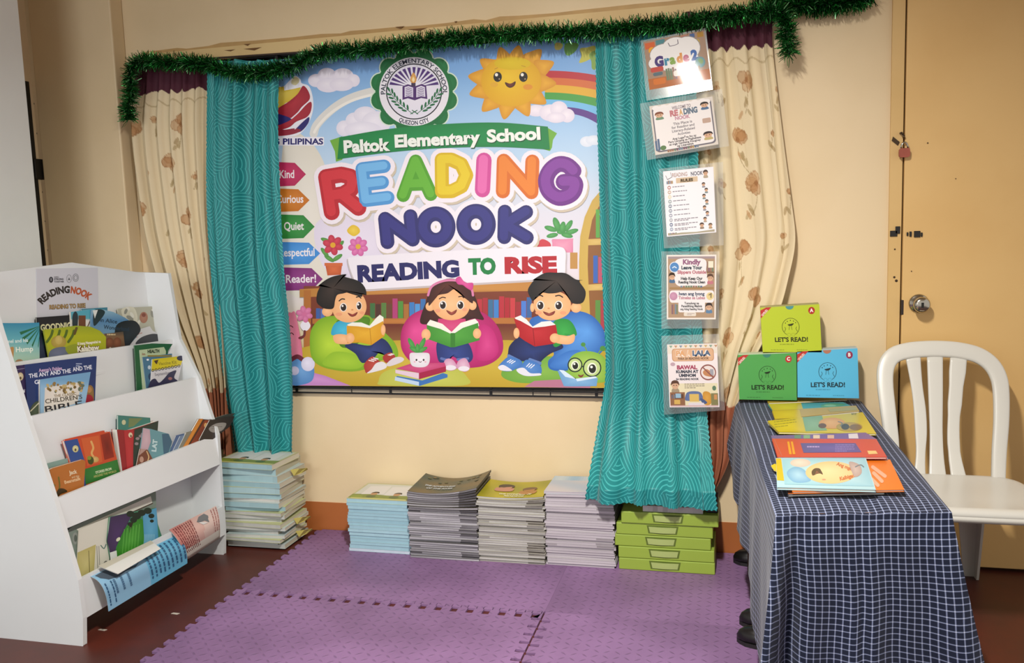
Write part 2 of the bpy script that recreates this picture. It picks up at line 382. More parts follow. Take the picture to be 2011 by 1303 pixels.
# hasp and padlock
a = hY(1771, 268, -.03); hs = MB(); hs.tube([a + V((-.002, .014, .012)), a + V((-.002, -.004, .012)), a + V((.006, -.006, 0)), a + V((.008, .01, -.004))], .004, n=8)
hs.prism([a + V((-.03, .014, -.012)), a + V((-.026, .014, .002)), a + V((-.004, .014, -.018)), a + V((-.01, .014, -.03))], (0, .004, 0)); hs.build('hasp', mat('#4a3b2c', .5, .8), d1, fixn=True)
c = hY(1776, 298, -.035); pk = thing('padlock', 'small rusty red padlock hanging from the hasp on the tan door', 'padlock', (c.x, -.035, c.z - .02))
pb = MB(); w, h = .018, .032
pts = []
for k in range(16):
    t = 2 * math.pi * k / 16; sg = lambda q: (abs(q) ** .45) * (1 if q > 0 else -1); pts.append((c.x + w * sg(math.cos(t)), -.042, c.z + h / 2 * sg(math.sin(t)) - .004))
pb.prism(pts, (0, .014, 0)); pb.build('lock_body', mat('#9a4a38', .45, noise=.25, nscale=40), pk, bevel=.002, fixn=True)
MB().tube([V((c.x + .0115 * math.cos(t) , -.035, c.z + .012 + (.02 if math.sin(t) > 0 else 0) * math.sin(t))) for t in [math.pi * k / 10 for k in range(11)]], .0032, n=8).build('shackle', STEEL, pk, smooth=True)

# ================================================================== FOAM MATS
def mat_foam():
    m = bpy.data.materials.new('purple_foam'); m.use_nodes = True; nt = m.node_tree; L = nt.links.new; b = nt.nodes['Principled BSDF']
    tc = N_(nt, 'ShaderNodeTexCoord'); sx = N_(nt, 'ShaderNodeSeparateXYZ'); L(tc.outputs['Object'], sx.inputs[0])
    def mth(op, a, c=None, d=None):
        n = N_(nt, 'ShaderNodeMath', operation=op)
        for i, q in enumerate((a, c, d)):
            if q is None: continue
            if isinstance(q, (int, float)): n.inputs[i].default_value = q
            else: L(q, n.inputs[i])
        return n.outputs[0]
    sc = 1 / .032
    u = mth('MULTIPLY', mth('ADD', sx.outputs[0], 5.), sc); v = mth('MULTIPLY', mth('ADD', sx.outputs[1], 5.), sc)
    fu = mth('SUBTRACT', mth('FRACT', u), .5); fv = mth('SUBTRACT', mth('FRACT', v), .5)
    par = mth('MULTIPLY', mth('FRACT', mth('MULTIPLY', mth('ADD', mth('FLOOR', u), mth('FLOOR', v)), .5)), 4.)
    sg = mth('SUBTRACT', par, 1.)
    a = mth('ADD', fu, mth('MULTIPLY', sg, fv)); c = mth('SUBTRACT', mth('MULTIPLY', sg, fu), fv)
    d = mth('ADD', mth('POWER', mth('MULTIPLY', a, 1.7), 2.), mth('POWER', mth('MULTIPLY', c, 6.), 2.))
    dash = mth('SMOOTH_MAX', mth('SUBTRACT', 1., d), 0., .3)
    n1 = N_(nt, 'ShaderNodeTexNoise'); n1.inputs['Scale'].default_value = 2.5; n1.inputs['Detail'].default_value = 6; L(tc.outputs['Object'], n1.inputs['Vector'])
    n2 = N_(nt, 'ShaderNodeTexNoise'); n2.inputs['Scale'].default_value = 14; n2.inputs['Detail'].default_value = 2; L(tc.outputs['Object'], n2.inputs['Vector'])
    r = N_(nt, 'ShaderNodeValToRGB'); r.color_ramp.elements[0].color = lin('#77597f'); r.color_ramp.elements[1].color = lin('#8a6893'); r.color_ramp.elements[0].position = .38; r.color_ramp.elements[1].position = .62
    L(n1.outputs['Fac'], r.inputs[0])
    mx = N_(nt, 'ShaderNodeMix', data_type='RGBA'); L(mth('MULTIPLY', dash, mth('MULTIPLY', n2.outputs['Fac'], .8)), mx.inputs[0]); L(r.outputs[0], mx.inputs[6]); mx.inputs[7].default_value = lin('#5a4263')
    L(mx.outputs[2], b.inputs['Base Color'])
    bp = N_(nt, 'ShaderNodeBump'); bp.inputs['Strength'].default_value = .7; bp.inputs['Distance'].default_value = .0025; L(dash, bp.inputs['Height']); L(bp.outputs[0], b.inputs['Normal'])
    b.inputs['Roughness'].default_value = .55; return m
FOAM = mat_foam(); PT = .0561; MT = .0075
def tooth_line(p, q, nrm, depth, duty, phase=0.):
    """from p to q with tabs reaching out along nrm"""
    p, q, n = V(p), V(q), V(nrm); L = (q - p).length; d = (q - p) / L; k = max(1, round(L / PT)); s = L / k; o = [p]
    for i in range(k):
        a = (i + phase) * s; w = s * duty
        for t, h in ((a + .02 * s, 0), (a - .0 * s + .0, 1), (a + w, 1), (a + w - .02 * s, 0)):
            if 0 < t < L or (0 <= t <= L): o.append(p + d * t + n * (depth * h))
    o.append(q); return o
def foam(name, label, sides):
    pts = []
    for s in sides: pts += s[:-1]
    cx = sum((p for p in pts), V((0, 0, 0))) / len(pts)
    o = MB().prism([p + V((0, 0, .0005)) for p in pts], (0, 0, MT)).build(name, FOAM, loc=(cx.x, cx.y, 0), fixn=True)
    tag(o, label, 'foam mat', 'purple foam floor mats'); o.modifiers.new('b', 'BEVEL').width = .0015; o.modifiers['b'].limit_method = 'ANGLE'; return o
MX0, MX1, MX2 = -.548, .586, 1.70; MY0, MY1, MY2 = -.012, -.652, -1.80
Z = lambda x, y: V((x, y, 0))
# edges run counter-clockwise: back, left, front, right
def mat_row1(xa, xb, left):
    lf = tooth_line(Z(xa, MY0), Z(xa, MY1), (-1, 0, 0), .02, .5, .25) if left else [Z(xa, MY0), Z(xa, MY1)]
    return [[Z(xb, MY0), Z(xa, MY0)], lf, tooth_line(Z(xa, MY1), Z(xb, MY1), (0, -1, 0), .018, .58, .3), [Z(xb, MY1), Z(xb, MY0)]]
foam('foam_mat', 'purple foam mat under the stacks, its left toothed edge running to the wall', mat_row1(MX0, MX1 - .0002, True))
foam('foam_mat', 'purple foam mat under the green boxes, running back to the wall', [[Z(MX2, MY0), Z(MX1 + .0002, MY0)], [Z(MX1 + .0002, MY0), Z(MX1 + .0002, MY1 - .001)], [Z(MX1 + .0002, MY1 - .001), Z(MX2, MY1 - .001)], [Z(MX2, MY1 - .001), Z(MX2, MY0)]])
def notched(p, q, nrm, phase, depth=.03, w=.014):
    p, q, n = V(p), V(q), V(nrm); L = (q - p).length; d = (q - p) / L; o = [p]; k = 1; t = PT * phase
    while t + w < L:
        for a, h in ((t, 0), (t - .003, 1), (t + w, 1), (t + w, 0)): o.append(p + d * a + n * (depth * h))
        t += PT
    o.append(q); return o
def holes(xa, xb):
    o = []; p, q = Z(xb, MY1 - .0185), Z(xa, MY1 - .0185); L = xb - xa; k = round(L / PT); s = L / k; o = [p + V((0, .0183, 0))]
    for i in range(k):
        a = L - (k - 1 - i + .3 + .58) * s; w = .58 * s; hw = .44 * s
        X = lambda t: xb - t
        for t, yy in ((a, .0183), (a, -.001), (a + (w - hw) / 2, -.001), (a + (w - hw) / 2, -.036), (a + (w + hw) / 2, -.036), (a + (w + hw) / 2, -.001), (a + w, -.001), (a + w, .0183)):
            if 0 <= t <= L: o.append(Z(X(t), MY1 - .0185 + yy))
    o.append(Z(xa, MY1 - .0002)); return o
sb = [Z(MX1 - .003, MY2), Z(MX1 - .003, MY1 - .0002)]
nl = notched(Z(MX1 - .003, MY1 - .0002), Z(MX1 - .003, MY2), (-1, 0, 0), .95); nl.reverse()
foam('foam_mat', 'purple foam mat in the middle of the floor, corner of two dark seams', [holes(MX0 - .0, MX1 - .003), tooth_line(Z(MX0 - .0, MY1 - .0002), Z(MX0 - .0, MY2), (-1, 0, 0), .022, .5, .25), [Z(MX0, MY2), Z(MX1 - .003, MY2)], nl])
nr = notched(Z(MX1 + .003, MY1 - .0002), Z(MX1 + .003, MY2), (1, 0, 0), 1.2)
h2 = [Z(MX2, MY1 - .0022), Z(MX1 + .003, MY1 - .0022)]
foam('foam_mat', 'purple foam mat beside the checked table, front right of the seam', [h2, nr, [Z(MX1 + .003, MY2), Z(MX2, MY2)], [Z(MX2, MY2), Z(MX2, MY1 - .0022)]])

# ================================================================== CURTAINS
def teal_cloth():
    m = bpy.data.materials.new('teal_swirl_cloth'); m.use_nodes = True; nt = m.node_tree; L = nt.links.new; b = nt.nodes['Principled BSDF']
    uv = N_(nt, 'ShaderNodeUVMap'); uv.uv_map = 'UVMap'
    vo = N_(nt, 'ShaderNodeTexVoronoi', voronoi_dimensions='2D', feature='F1'); vo.inputs['Scale'].default_value = 9.5; vo.inputs['Randomness'].default_value = .9
    L(uv.outputs[0], vo.inputs['Vector'])
    sub = N_(nt, 'ShaderNodeVectorMath', operation='SUBTRACT'); L(uv.outputs[0], sub.inputs[0]); L(vo.outputs['Position'], sub.inputs[1])
    c = N_(nt, 'ShaderNodeVectorMath', operation='SUBTRACT'); L(vo.outputs['Color'], c.inputs[0]); c.inputs[1].default_value = (.5, .5, .5)
    nm = N_(nt, 'ShaderNodeVectorMath', operation='MULTIPLY'); L(c.outputs[0], nm.inputs[0]); nm.inputs[1].default_value = (1, 1, 0)
    nn = N_(nt, 'ShaderNodeVectorMath', operation='NORMALIZE'); L(nm.outputs[0], nn.inputs[0])
    sc = N_(nt, 'ShaderNodeVectorMath', operation='SCALE'); L(nn.outputs[0], sc.inputs[0]); sc.inputs['Scale'].default_value = .10
    ad = N_(nt, 'ShaderNodeVectorMath', operation='ADD'); L(sub.outputs[0], ad.inputs[0]); L(sc.outputs[0], ad.inputs[1])
    ln = N_(nt, 'ShaderNodeVectorMath', operation='LENGTH'); L(ad.outputs[0], ln.inputs[0])
    nz = N_(nt, 'ShaderNodeTexNoise', noise_dimensions='2D'); nz.inputs['Scale'].default_value = 60; L(uv.outputs[0], nz.inputs['Vector'])
    f = N_(nt, 'ShaderNodeMath', operation='MULTIPLY_ADD'); L(ln.outputs['Value'], f.inputs[0]); f.inputs[1].default_value = 74
    f.inputs[2].default_value = .2
    pp = N_(nt, 'ShaderNodeMath', operation='PINGPONG'); L(f.outputs[0], pp.inputs[0]); pp.inputs[1].default_value = .5
    r = N_(nt, 'ShaderNodeValToRGB'); e = r.color_ramp.elements; e[0].position = .06; e[0].color = lin('#3fa9a8'); e[1].position = .18; e[1].color = lin('#08797b')
    L(pp.outputs[0], r.inputs[0]); L(r.outputs[0], b.inputs['Base Color']); b.inputs['Roughness'].default_value = .55; b.inputs['Sheen Weight'].default_value = .15
    return m
TEAL = teal_cloth()
def tri(x): return abs((x % 1) * 2 - 1)
def curtain(name, label, rows, Y0, folds, amp, m, nu=120, nv=240, paintf=None, pink=0., seed=1, ph=0., gather=1., yrow=None, fwd=None):
    """rows: (left pixel, right pixel) points down the cloth, on the plane Y0; folds run down it"""
    R = random.Random(seed); A = [hY(*r[0], Y0) for r in rows]; B = [hY(*r[1], Y0) for r in rows]; n = len(rows) - 1
    fr = [(R.uniform(.75, 1.3), R.uniform(0, 6.28), R.uniform(.5, 1.2)) for _ in range(3)]
    def edge(E, t):
        k = min(int(t * n), n - 1); f = t * n - k; f2 = f * f; f3 = f2 * f
        g = lambda i: E[max(0, min(n, i))]; a, b2, c, d = g(k - 1), g(k), g(k + 1), g(k + 2)
        return .5 * (2 * b2 + (c - a) * f + (2 * a - 5 * b2 + 4 * c - d) * f2 + (3 * b2 - a - 3 * c + d) * f3)
    mb = MB(); uv = []; WID = max((A[i] - B[i]).length for i in range(n + 1)) * gather
    for j in range(nv + 1):
        t = j / nv; a, b2 = edge(A, t), edge(B, t)
        if fwd: a, b2 = [CAM + (q - CAM) * ((Y0 + fwd * max(0, min(1, (t - .66) / .27)) ** 1.5 - CAM.y) / (q.y - CAM.y)) for q in (a, b2)]
        for i in range(nu + 1):
            s = i / nu; p = a.lerp(b2, s); u = s + .012 * math.sin(t * 7 + s * 5 + seed)
            d = sum(w * math.sin(6.283 * folds * q * u + o + .9 * math.sin(t * 3.1 + o)) for q, o, w in fr) / 2.2
            d = math.copysign(abs(d) ** .75, d)
            env = amp * (.75 + .35 * t) * (yrow[0] + (yrow[1] - yrow[0]) * t if yrow else 1)
            ex = pink * (tri(p.z * 55) - .5) * (max(0, 1 - s * nu / 2) - max(0, 1 - (1 - s) * nu / 2)); ez = pink * (tri(s * WID * 40) - .5) * max(0, j - nv + 1) if pink else 0
            mb.v.append((p.x + ex + .25 * env * math.cos(6.283 * folds * u + ph) * (.1 < s < .9), p.y + env * d, p.z + ez)); uv.append((s * WID, p.z))
    for j in range(nv):
        for i in range(nu):
            q = j * (nu + 1) + i; mb.f.append((q, q + nu + 1, q + nu + 2, q + 1)); mb.c.append([(1, 1, 1, 1)] * 4)
    mb.uv = uv; o = mb.build(name, m, loc=(A[0].x, Y0, A[-1].z), smooth=True)
    if paintf:
        cols = paintf(np.array(uv)); li = np.empty(len(o.data.loops), dtype=np.int32); o.data.loops.foreach_get('vertex_index', li)
        o.data.color_attributes['Col'].data.foreach_set('color', cols[li].astype(np.float32).ravel())
    tag(o, label, 'curtain'); return o
def floral(seed, zband, zhem):
    def f(uv):
        rng = np.random.RandomState(seed); n = len(uv); base = np.array(lin('#dac9a6')); C = np.tile(base, (n, 1))
        def put(mask, col, a): C[mask] = C[mask] * (1 - a) + np.array(lin(col)) * a
        U, Zz = uv[:, 0], uv[:, 1]; gz = zband - .14; k = 0
        while gz > zhem - .1:
            for c in range(5):
                cx = (c + .5 * (k % 2)) * .185 + rng.uniform(-.02, .02); cz = gz + rng.uniform(-.035, .035); big = (c + k) % 2 == 0; R = .05 if big else .022
                dx, dz = U - cx, Zz - cz; rag = .12 * np.sin(dx * 310 + 2 * k) * np.cos(dz * 270 + c)
                for q in range(5 if big else 3):
                    ang = rng.uniform(0, 6.28) + q * 1.26; ox, oz = R * .42 * np.cos(ang), R * .42 * np.sin(ang); e = ((dx - ox) / (R * .55)) ** 2 + ((dz - oz) / (R * .48)) ** 2 + rag
                    put(e < 1, ['#b98f62', '#ad7d50', '#c29b70'][q % 3], .6); put((e < 1) & (e > .72), '#8f6238', .45)
                put(np.hypot(dx, dz) < R * .22, '#8a5a32', .6)
                sg = rng.choice((-1, 1)); ln = rng.uniform(.07, .11) if big else .05; cv = rng.uniform(.3, .9) * sg; sd = dx - cv * (dz + R * .5) ** 2 * 6
                put((np.abs(sd) < .0016) & (dz < -R * .5) & (dz > -R * .5 - ln), '#8f7850', .7)
                for q in range(4 if big else 2):
                    lz = -R * .6 - ln * rng.uniform(.25, 1.); lx = cv * (lz + R * .5) ** 2 * 6 + rng.uniform(-.022, .022); th = rng.uniform(-.9, .9); a1 = (dx - lx) * np.cos(th) + (dz - lz) * np.sin(th); a2 = -(dx - lx) * np.sin(th) + (dz - lz) * np.cos(th)
                    put((a1 / .007) ** 2 + (a2 / .017) ** 2 < 1, ['#a08a5e', '#93784a', '#b3875a'][q % 3], .65)
            gz -= .185; k += 1
        put(np.abs(Zz - (zband - .045 + .012 * np.cos(U * 60))) < .0035, '#b6a27c', .8)
        put(Zz > zband + .008 * np.sin(U * 90), '#4d2230', 1.); put(Zz < zhem + .012 * np.sin(U * 24) + .006, '#a5664a', 1.)
        return C
    return f
CLOTH = vmat(.75, .3, weave=.25)
zb = hY(330, 178, -.07).z; zh = hY(410, 768, -.05).z
curtain('floral_curtain', 'cream floral curtain with maroon heading, hanging left of the teal curtain behind the white shelf',
        [((262, 122), (425, 118)), ((262, 170), (420, 165)), ((258, 260), (418, 260)), ((276, 400), (424, 400)), ((296, 500), (434, 500)), ((336, 620), (444, 620)), ((386, 730), (450, 740)), ((402, 800), (452, 830)), ((408, 850), (455, 900))],
        -.045, 6.5, .021, CLOTH, 260, 460, floral(4, zb, zh), seed=11, gather=1.5, yrow=(.8, 1.2))
zb = hY(1460, 92, -.07).z; zh = hY(1420, 800, -.07).z
curtain('floral_curtain', 'cream floral curtain with maroon heading, hanging right of the banner behind the laminated signs',
        [((1345, 25), (1519, 18)), ((1345, 95), (1517, 88)), ((1350, 200), (1528, 190)), ((1350, 300), (1540, 290)), ((1352, 400), (1553, 390)), ((1355, 480), (1561, 470)), ((1358, 540), (1549, 540)), ((1360, 620), (1526, 620)), ((1368, 700), (1484, 700)), ((1375, 800), (1444, 810)), ((1383, 900), (1432, 900)), ((1390, 965), (1405, 960))],
        -.05, 4.6, .021, CLOTH, 260, 460, floral(9, zb, zh), seed=5, gather=1.45, yrow=(.9, 1.1))
curtain('teal_curtain', 'teal swirl patterned curtain hanging left of the banner, narrow, ending above the book stack',
        [((412, 118), (547, 118)), ((409, 250), (544, 250)), ((407, 400), (550, 400)), ((413, 540), (559, 540)), ((424, 660), (571, 660)), ((438, 780), (576, 780)), ((450, 850), (576, 850)), ((458, 902), (577, 906))],
        -.092, 3.1, .038, TEAL, 130, 260, pink=.004, seed=2, gather=1.5)
curtain('teal_curtain', 'teal swirl patterned curtain hanging right of the banner, wider, reaching down to the green boxes',
        [((1168, 70), (1360, 62)), ((1170, 200), (1368, 190)), ((1174, 330), (1372, 330)), ((1178, 470), (1374, 470)), ((1183, 600), (1377, 600)), ((1187, 740), (1384, 740)), ((1170, 850), (1392, 850)), ((1156, 930), (1401, 930)), ((1147, 985), (1409, 1003))],
        -.093, 3.2, .030, TEAL, 130, 260, pink=.005, seed=8, gather=1.35, fwd=-.205)
# curtain cord the cloths hang from
MB().tube([(-1.29, -.045, hY(262, 125, -.045).z), (0, -.05, hY(880, 82, -.05).z), (1.36, -.05, hY(1519, 20, -.05).z)], .004, n=8).build('curtain_cord', mat('#3b2c24', .6)).__setitem__('label', 'thin cord behind the green tinsel that the curtains hang from')
bpy.data.objects['curtain_cord']['category'] = 'cord'
# ================================================================== BANNER
BY = -.034
bo = (0, BY, 0); bn = (0, -1, 0); bm_ = PXMAP(bo, bn)
ban = thing('reading_nook_banner', 'large printed READING NOOK banner with cartoon children, hung across the window between the teal curtains', 'banner', hY(880, 760, BY))
mb = MB(); cs = [bm_(*q) for q in ((526, 119), (1205, 66), (1205, 763), (556, 757))]; mb.prism(cs, (0, .0015, 0), '#c8d4e2')
a = Art(mb, bm_, bn)
SKIN, SKIN2, HAIR, HAIR2 = '#e3a873', '#f0bd8c', '#171310', '#3c2f28'
a.vgrad(526, 1205, [((119, 66), '#6b9bd6'), (170, '#86b2e0'), (250, '#a4c6e8'), (330, '#b9d0e6'), (420, '#d3d2de'), (520, '#dcd3de'), (600, '#d8cfc8'), (700, '#c8b878'), (756, '#c4ac4c')])
a.blob([(556, 280), (600, 270), (640, 330), (650, 430), (640, 560), (560, 560)], '#d8d3c6', '#e2ddd4')
a.blob([(620, 440), (700, 420), (760, 470), (720, 540), (640, 530)], '#d8d0e2', '#e2daea')
# clouds and pale arch
a.at(530, 80, 3.832)
a.stroke([(330, 700), (350, 640), (420, 560), (520, 480), (640, 420), (800, 375)], 62, '#d9d8d4', True)
a.stroke([(335, 690), (365, 640), (440, 560), (540, 490), (650, 440), (800, 400)], 20, '#ece9e2', True)
for x, y, rx, ry in ((350, 300, 62, 50), (430, 260, 70, 55), (550, 265, 80, 58), (630, 300, 48, 48), (440, 335, 90, 55), (540, 330, 90, 50)): a.ell(x, y, rx, ry, '#e2dcec', '#eee9f4')
for x, y, rx, ry in ((560, 660, 60, 60), (640, 600, 70, 60), (720, 560, 90, 65), (800, 620, 110, 90), (700, 670, 140, 60)): a.ell(x, y, rx, ry, '#dbd8e8', '#e9e6f2')
# star and waves emblem
a.blob([(-10, 300), (40, 300), (90, 350), (150, 300), (190, 265), (230, 290), (240, 320), (300, 350), (328, 470), (310, 580), (250, 680), (180, 720), (60, 720), (-10, 700)], '#e6e6ee')
a.poly([(-10, 320), (45, 315), (70, 350), (105, 345), (110, 375), (170, 365), (235, 350), (205, 430), (120, 470), (30, 540), (-10, 560)], '#d3b63a', '#e0c858')
a.blob([(165, 300), (190, 275), (215, 285), (220, 310), (195, 335), (165, 325)], '#d8cfa0')
a.blob([(250, 340), (290, 380), (300, 440), (240, 500), (170, 580), (80, 560), (30, 545), (60, 510), (140, 460), (210, 400)], '#9c2233', '#b3303c')
a.blob([(305, 460), (312, 520), (280, 575), (200, 610), (150, 650), (80, 670), (30, 650), (60, 630), (140, 600), (210, 540)], '#9c2233', '#ad2c3a')
a.blob([(30, 545), (80, 555), (160, 588), (110, 620), (50, 640), (10, 640), (10, 560)], '#27246a')
a.blob([(295, 575), (290, 620), (240, 680), (190, 690), (200, 650), (250, 610)], '#27246a')
a.blob([(40, 660), (110, 670), (190, 660), (235, 675), (190, 700), (110, 715), (50, 712)], '#8e2436')
a.stroke([(165, 585), (215, 540), (260, 490), (298, 455)], 9, '#ece4ee', True); a.stroke([(190, 665), (240, 615), (285, 575)], 7, '#e4dce8', True)
a.rr(-10, 725, 408, 790, 8, '#e6e4ee'); a.text('BAGONG PILIPINAS', 402, 780, 62, '#221f66', bold=.035, align='r', width=640)
a.at()
# pennants
for y0, y1, xr, col, mid, t, ty, tx, w in ((320, 365, 601, '#b02455', '#c2325f', 'Kind', 350, 549, 29), (372, 415, 608, '#bd6d1c', '#cf8130', 'Curious', 399, 543, 53), (423, 468, 618, '#2d8038', '#3b9244', 'Quiet', 452, 558, 39),
                                    (477, 519, 629, '#3f86cc', '#529ade', 'Respectful', 504, 548, 70), (527, 570, 634, '#7d2f73', '#8f3f84', 'a Reader!', 556, 547, 74)):
    a.poly([(535, y0 - 2), (xr - 22, y0), (xr, (y0 + y1) / 2), (xr - 22, y1), (535, y1 + 2)], col, mid)
    a.text(t, tx, ty, 22, '#e9e2e6', bold=.02, width=w, rot=-.02)
# seal
cx, cy = 813.5, 180
for k in range(12):
    t = 2 * math.pi * (k + .5) / 12; a.ell(cx + 68 * math.cos(t), cy + 66 * math.sin(t), 21, 21, '#cfe2cf')
for k in range(12):
    t = 2 * math.pi * (k + .5) / 12; a.ell(cx + 68 * math.cos(t), cy + 66 * math.sin(t), 18.5, 18.5, '#0f6a34', '#1d7d43')
a.ell(cx, cy, 76, 75, '#0f6a34', n=40); a.ell(cx, cy, 68.5, 67.5, '#e2dfe8', n=48); a.ring(cx, cy, 54, 2.2, '#171a26', 48); a.ell(cx, cy, 52.8, 52, '#dad7e6', '#e9e6f0', n=40)
a.text('PALTOK ELEMENTARY SCHOOL', 0, 0, 12.5, '#15203a', bold=.02, width=188, arc=(cx, cy, 56.5, -math.pi / 2, 1))
a.text('QUEZON CITY', 0, 0, 11.5, '#15203a', bold=.025, width=64, arc=(cx, cy, 65.5, math.pi / 2, -1))
for k in range(13):
    t = math.radians(-162 + k * 12); q = 3.6 * .045
    a.poly([(cx + 17 * math.cos(t), cy - 6 + 15 * math.sin(t)), (cx + 50 * math.cos(t - .065), cy - 2 + 46 * math.sin(t - .065)), (cx + 50 * math.cos(t + .065), cy - 2 + 46 * math.sin(t + .065))], '#4a2a72')
a.at(530, 80, 3.832)
bx = 1092
a.poly([(1000, 345), (1040, 328), (bx, 345), (1145, 326), (1178, 340), (1187, 440), (1140, 432), (bx, 450), (1040, 434), (1000, 446)], '#4a2468')
a.poly([(1016, 350), (1045, 342), (1080, 354), (1080, 428), (1045, 418), (1016, 426)], '#d9d3e6'); a.poly([(1104, 354), (1140, 340), (1168, 350), (1172, 424), (1140, 418), (1104, 428)], '#d9d3e6')
for k in range(5):
    a.stroke([(1024, 362 + k * 13), (1045, 356 + k * 13), (1073, 366 + k * 13)], 4, '#4a2468', cap=False); a.stroke([(1112, 366 + k * 13), (1140, 355 + k * 13), (1162, 362 + k * 13)], 4, '#4a2468', cap=False)
a.rect(1066, 318, 1098, 345, '#3c2b4a'); a.blob([(1082, 240), (1104, 280), (1100, 312), (1082, 320), (1062, 312), (1060, 282)], '#c98a3a', '#e8c27a'); a.blob([(1082, 275), (1092, 295), (1082, 312), (1072, 295)], '#f0dca8')
for sgn in (-1, 1):
    a.stroke([(1092 + sgn * 15, 552), (1092 + sgn * 80, 500), (1092 + sgn * 140, 450), (1092 + sgn * 190, 380)], 4, '#17643a', True)
    for lx, ly in ((182, 392), (164, 420), (144, 447), (120, 471), (94, 494), (66, 514)):
        for o in (-1, 1): a.ell(1092 + sgn * (lx + o * 13), ly + o * 12, 21, 7.5, '#17643a', rot=sgn * (-.83 + o * .55), n=12)
    a.ell(1092 + sgn * 196, 366, 20, 7.5, '#17643a', rot=sgn * -1.1, n=12)
a.stroke([(1062, 552), (1110, 525)], 6, '#17643a'); a.stroke([(1115, 552), (1074, 525)], 6, '#17643a')
# sun, rainbow, leaves
a.at(860, 60, 3.619)
for i, (y0, y1, y2, y3, c) in enumerate(((285, 335, 300, 350, '#b52a34'), (335, 385, 350, 408, '#cf6a33'), (385, 440, 408, 470, '#dcaa2c'), (440, 490, 470, 535, '#469a44'), (490, 540, 535, 590, '#74b8e4'), (545, 590, 622, 690, '#5a3486'))):
    x0 = 760 if i < 5 else 900; n = 10
    a.poly([(x0 + (1230 - x0) * k / n, y0 + (y2 + 40 - y0) * (k / n) ** 2.1) for k in range(n + 1)] + [(x0 + (1230 - x0) * k / n, y1 + (y3 + 48 - y1) * (k / n) ** 2.1) for k in range(n, -1, -1)], c)
for x, y, rx, ry in ((700, 570, 70, 42), (800, 585, 80, 60), (860, 560, 62, 58), (920, 605, 52, 50), (840, 620, 70, 38)): a.ell(x, y, rx, ry, '#dcd4e4', '#eee6f0')
for x, y, rx, ry in ((1060, 790, 50, 38), (1110, 780, 60, 35)): a.ell(x, y, rx, ry, '#d5dcea', '#e4e8f2')
for pts, c in (([(830, 100), (850, 85), (890, 100), (870, 135), (835, 135)], '#b9b25a'), ([(905, 95), (960, 85), (1000, 100), (975, 150), (925, 180), (900, 150)], '#5c9440'), ([(1010, 130), (1060, 120), (1118, 110), (1118, 170), (1070, 210), (1005, 230), (1020, 180)], '#b8b545'), ([(1075, 170), (1120, 150), (1122, 270), (1095, 270), (1090, 220)], '#7ea040')): a.blob(pts, c)
sx, sy = 525, 360
for px, py in ((440, 118), (575, 105), (735, 135), (825, 225), (842, 378), (770, 520), (645, 610), (470, 632), (315, 575), (225, 455), (215, 325), (300, 205)):
    dx, dy = px - sx, py - sy; L = math.hypot(dx, dy); ux, uy = dx / L, dy / L; w = 62; br = L - 130
    a.blob([(sx + ux * br - uy * w, sy + uy * br + ux * w), (sx + ux * (br + 75) - uy * 42, sy + uy * (br + 75) + ux * 42), (px, py), (sx + ux * (br + 75) + uy * 42, sy + uy * (br + 75) - ux * 42), (sx + ux * br + uy * w, sy + uy * br - ux * w)], '#cf8f1e', '#e3a92e')
a.ell(522, 360, 214, 182, '#d8a210', '#e8c022', n=40); a.ell(530, 235, 130, 45, '#d6b40a', '#dcc016')
for ex in (425, 608):
    a.ell(ex, 330, 30, 36, '#1d1712'); a.ell(ex - 8, 315, 11, 12, '#f0ece0'); a.ell(ex + 12, 345, 5, 5, '#b9a080')
a.blob([(478, 368), (515, 378), (552, 362), (545, 392), (515, 408), (488, 395)], '#3a1a10', '#7a3422'); a.ell(640, 402, 34, 20, '#d98f2a'); a.ell(400, 385, 28, 18, '#dba62a')
a.stroke([(405, 275), (425, 265)], 5, '#b98a1a'); a.stroke([(595, 250), (622, 258)], 5, '#b98a1a')
a.at()
# green ribbon with school name
a.poly([(648, 276), (672, 268), (680, 300), (672, 314), (660, 318), (658, 298)], '#6da83a'); a.poly([(1070, 248), (1094, 262), (1086, 275), (1084, 290), (1080, 297), (1062, 292)], '#6da83a')
top = [(667, 270), (760, 254), (870, 244), (980, 241), (1076, 249)]; bot = [(1080, 294), (980, 289), (870, 291), (770, 299), (663, 313)]
a.poly(spline(top, 5, False) + spline(bot, 5, False), '#0f7c3e', '#158a48')
for t, x, w, y in (('Paltok', 676, 91, 300), ('Elementary', 776, 168, 289), ('School', 957, 105, 279)):
    a.text(t, x + 1.5, y + 2, 33, '#0a4a26', bold=.045, width=w, rot=-.055 if w < 120 else -.05); a.text(t, x, y, 33, '#e8ece6', bold=.045, width=w, rot=-.055 if w < 120 else -.05)
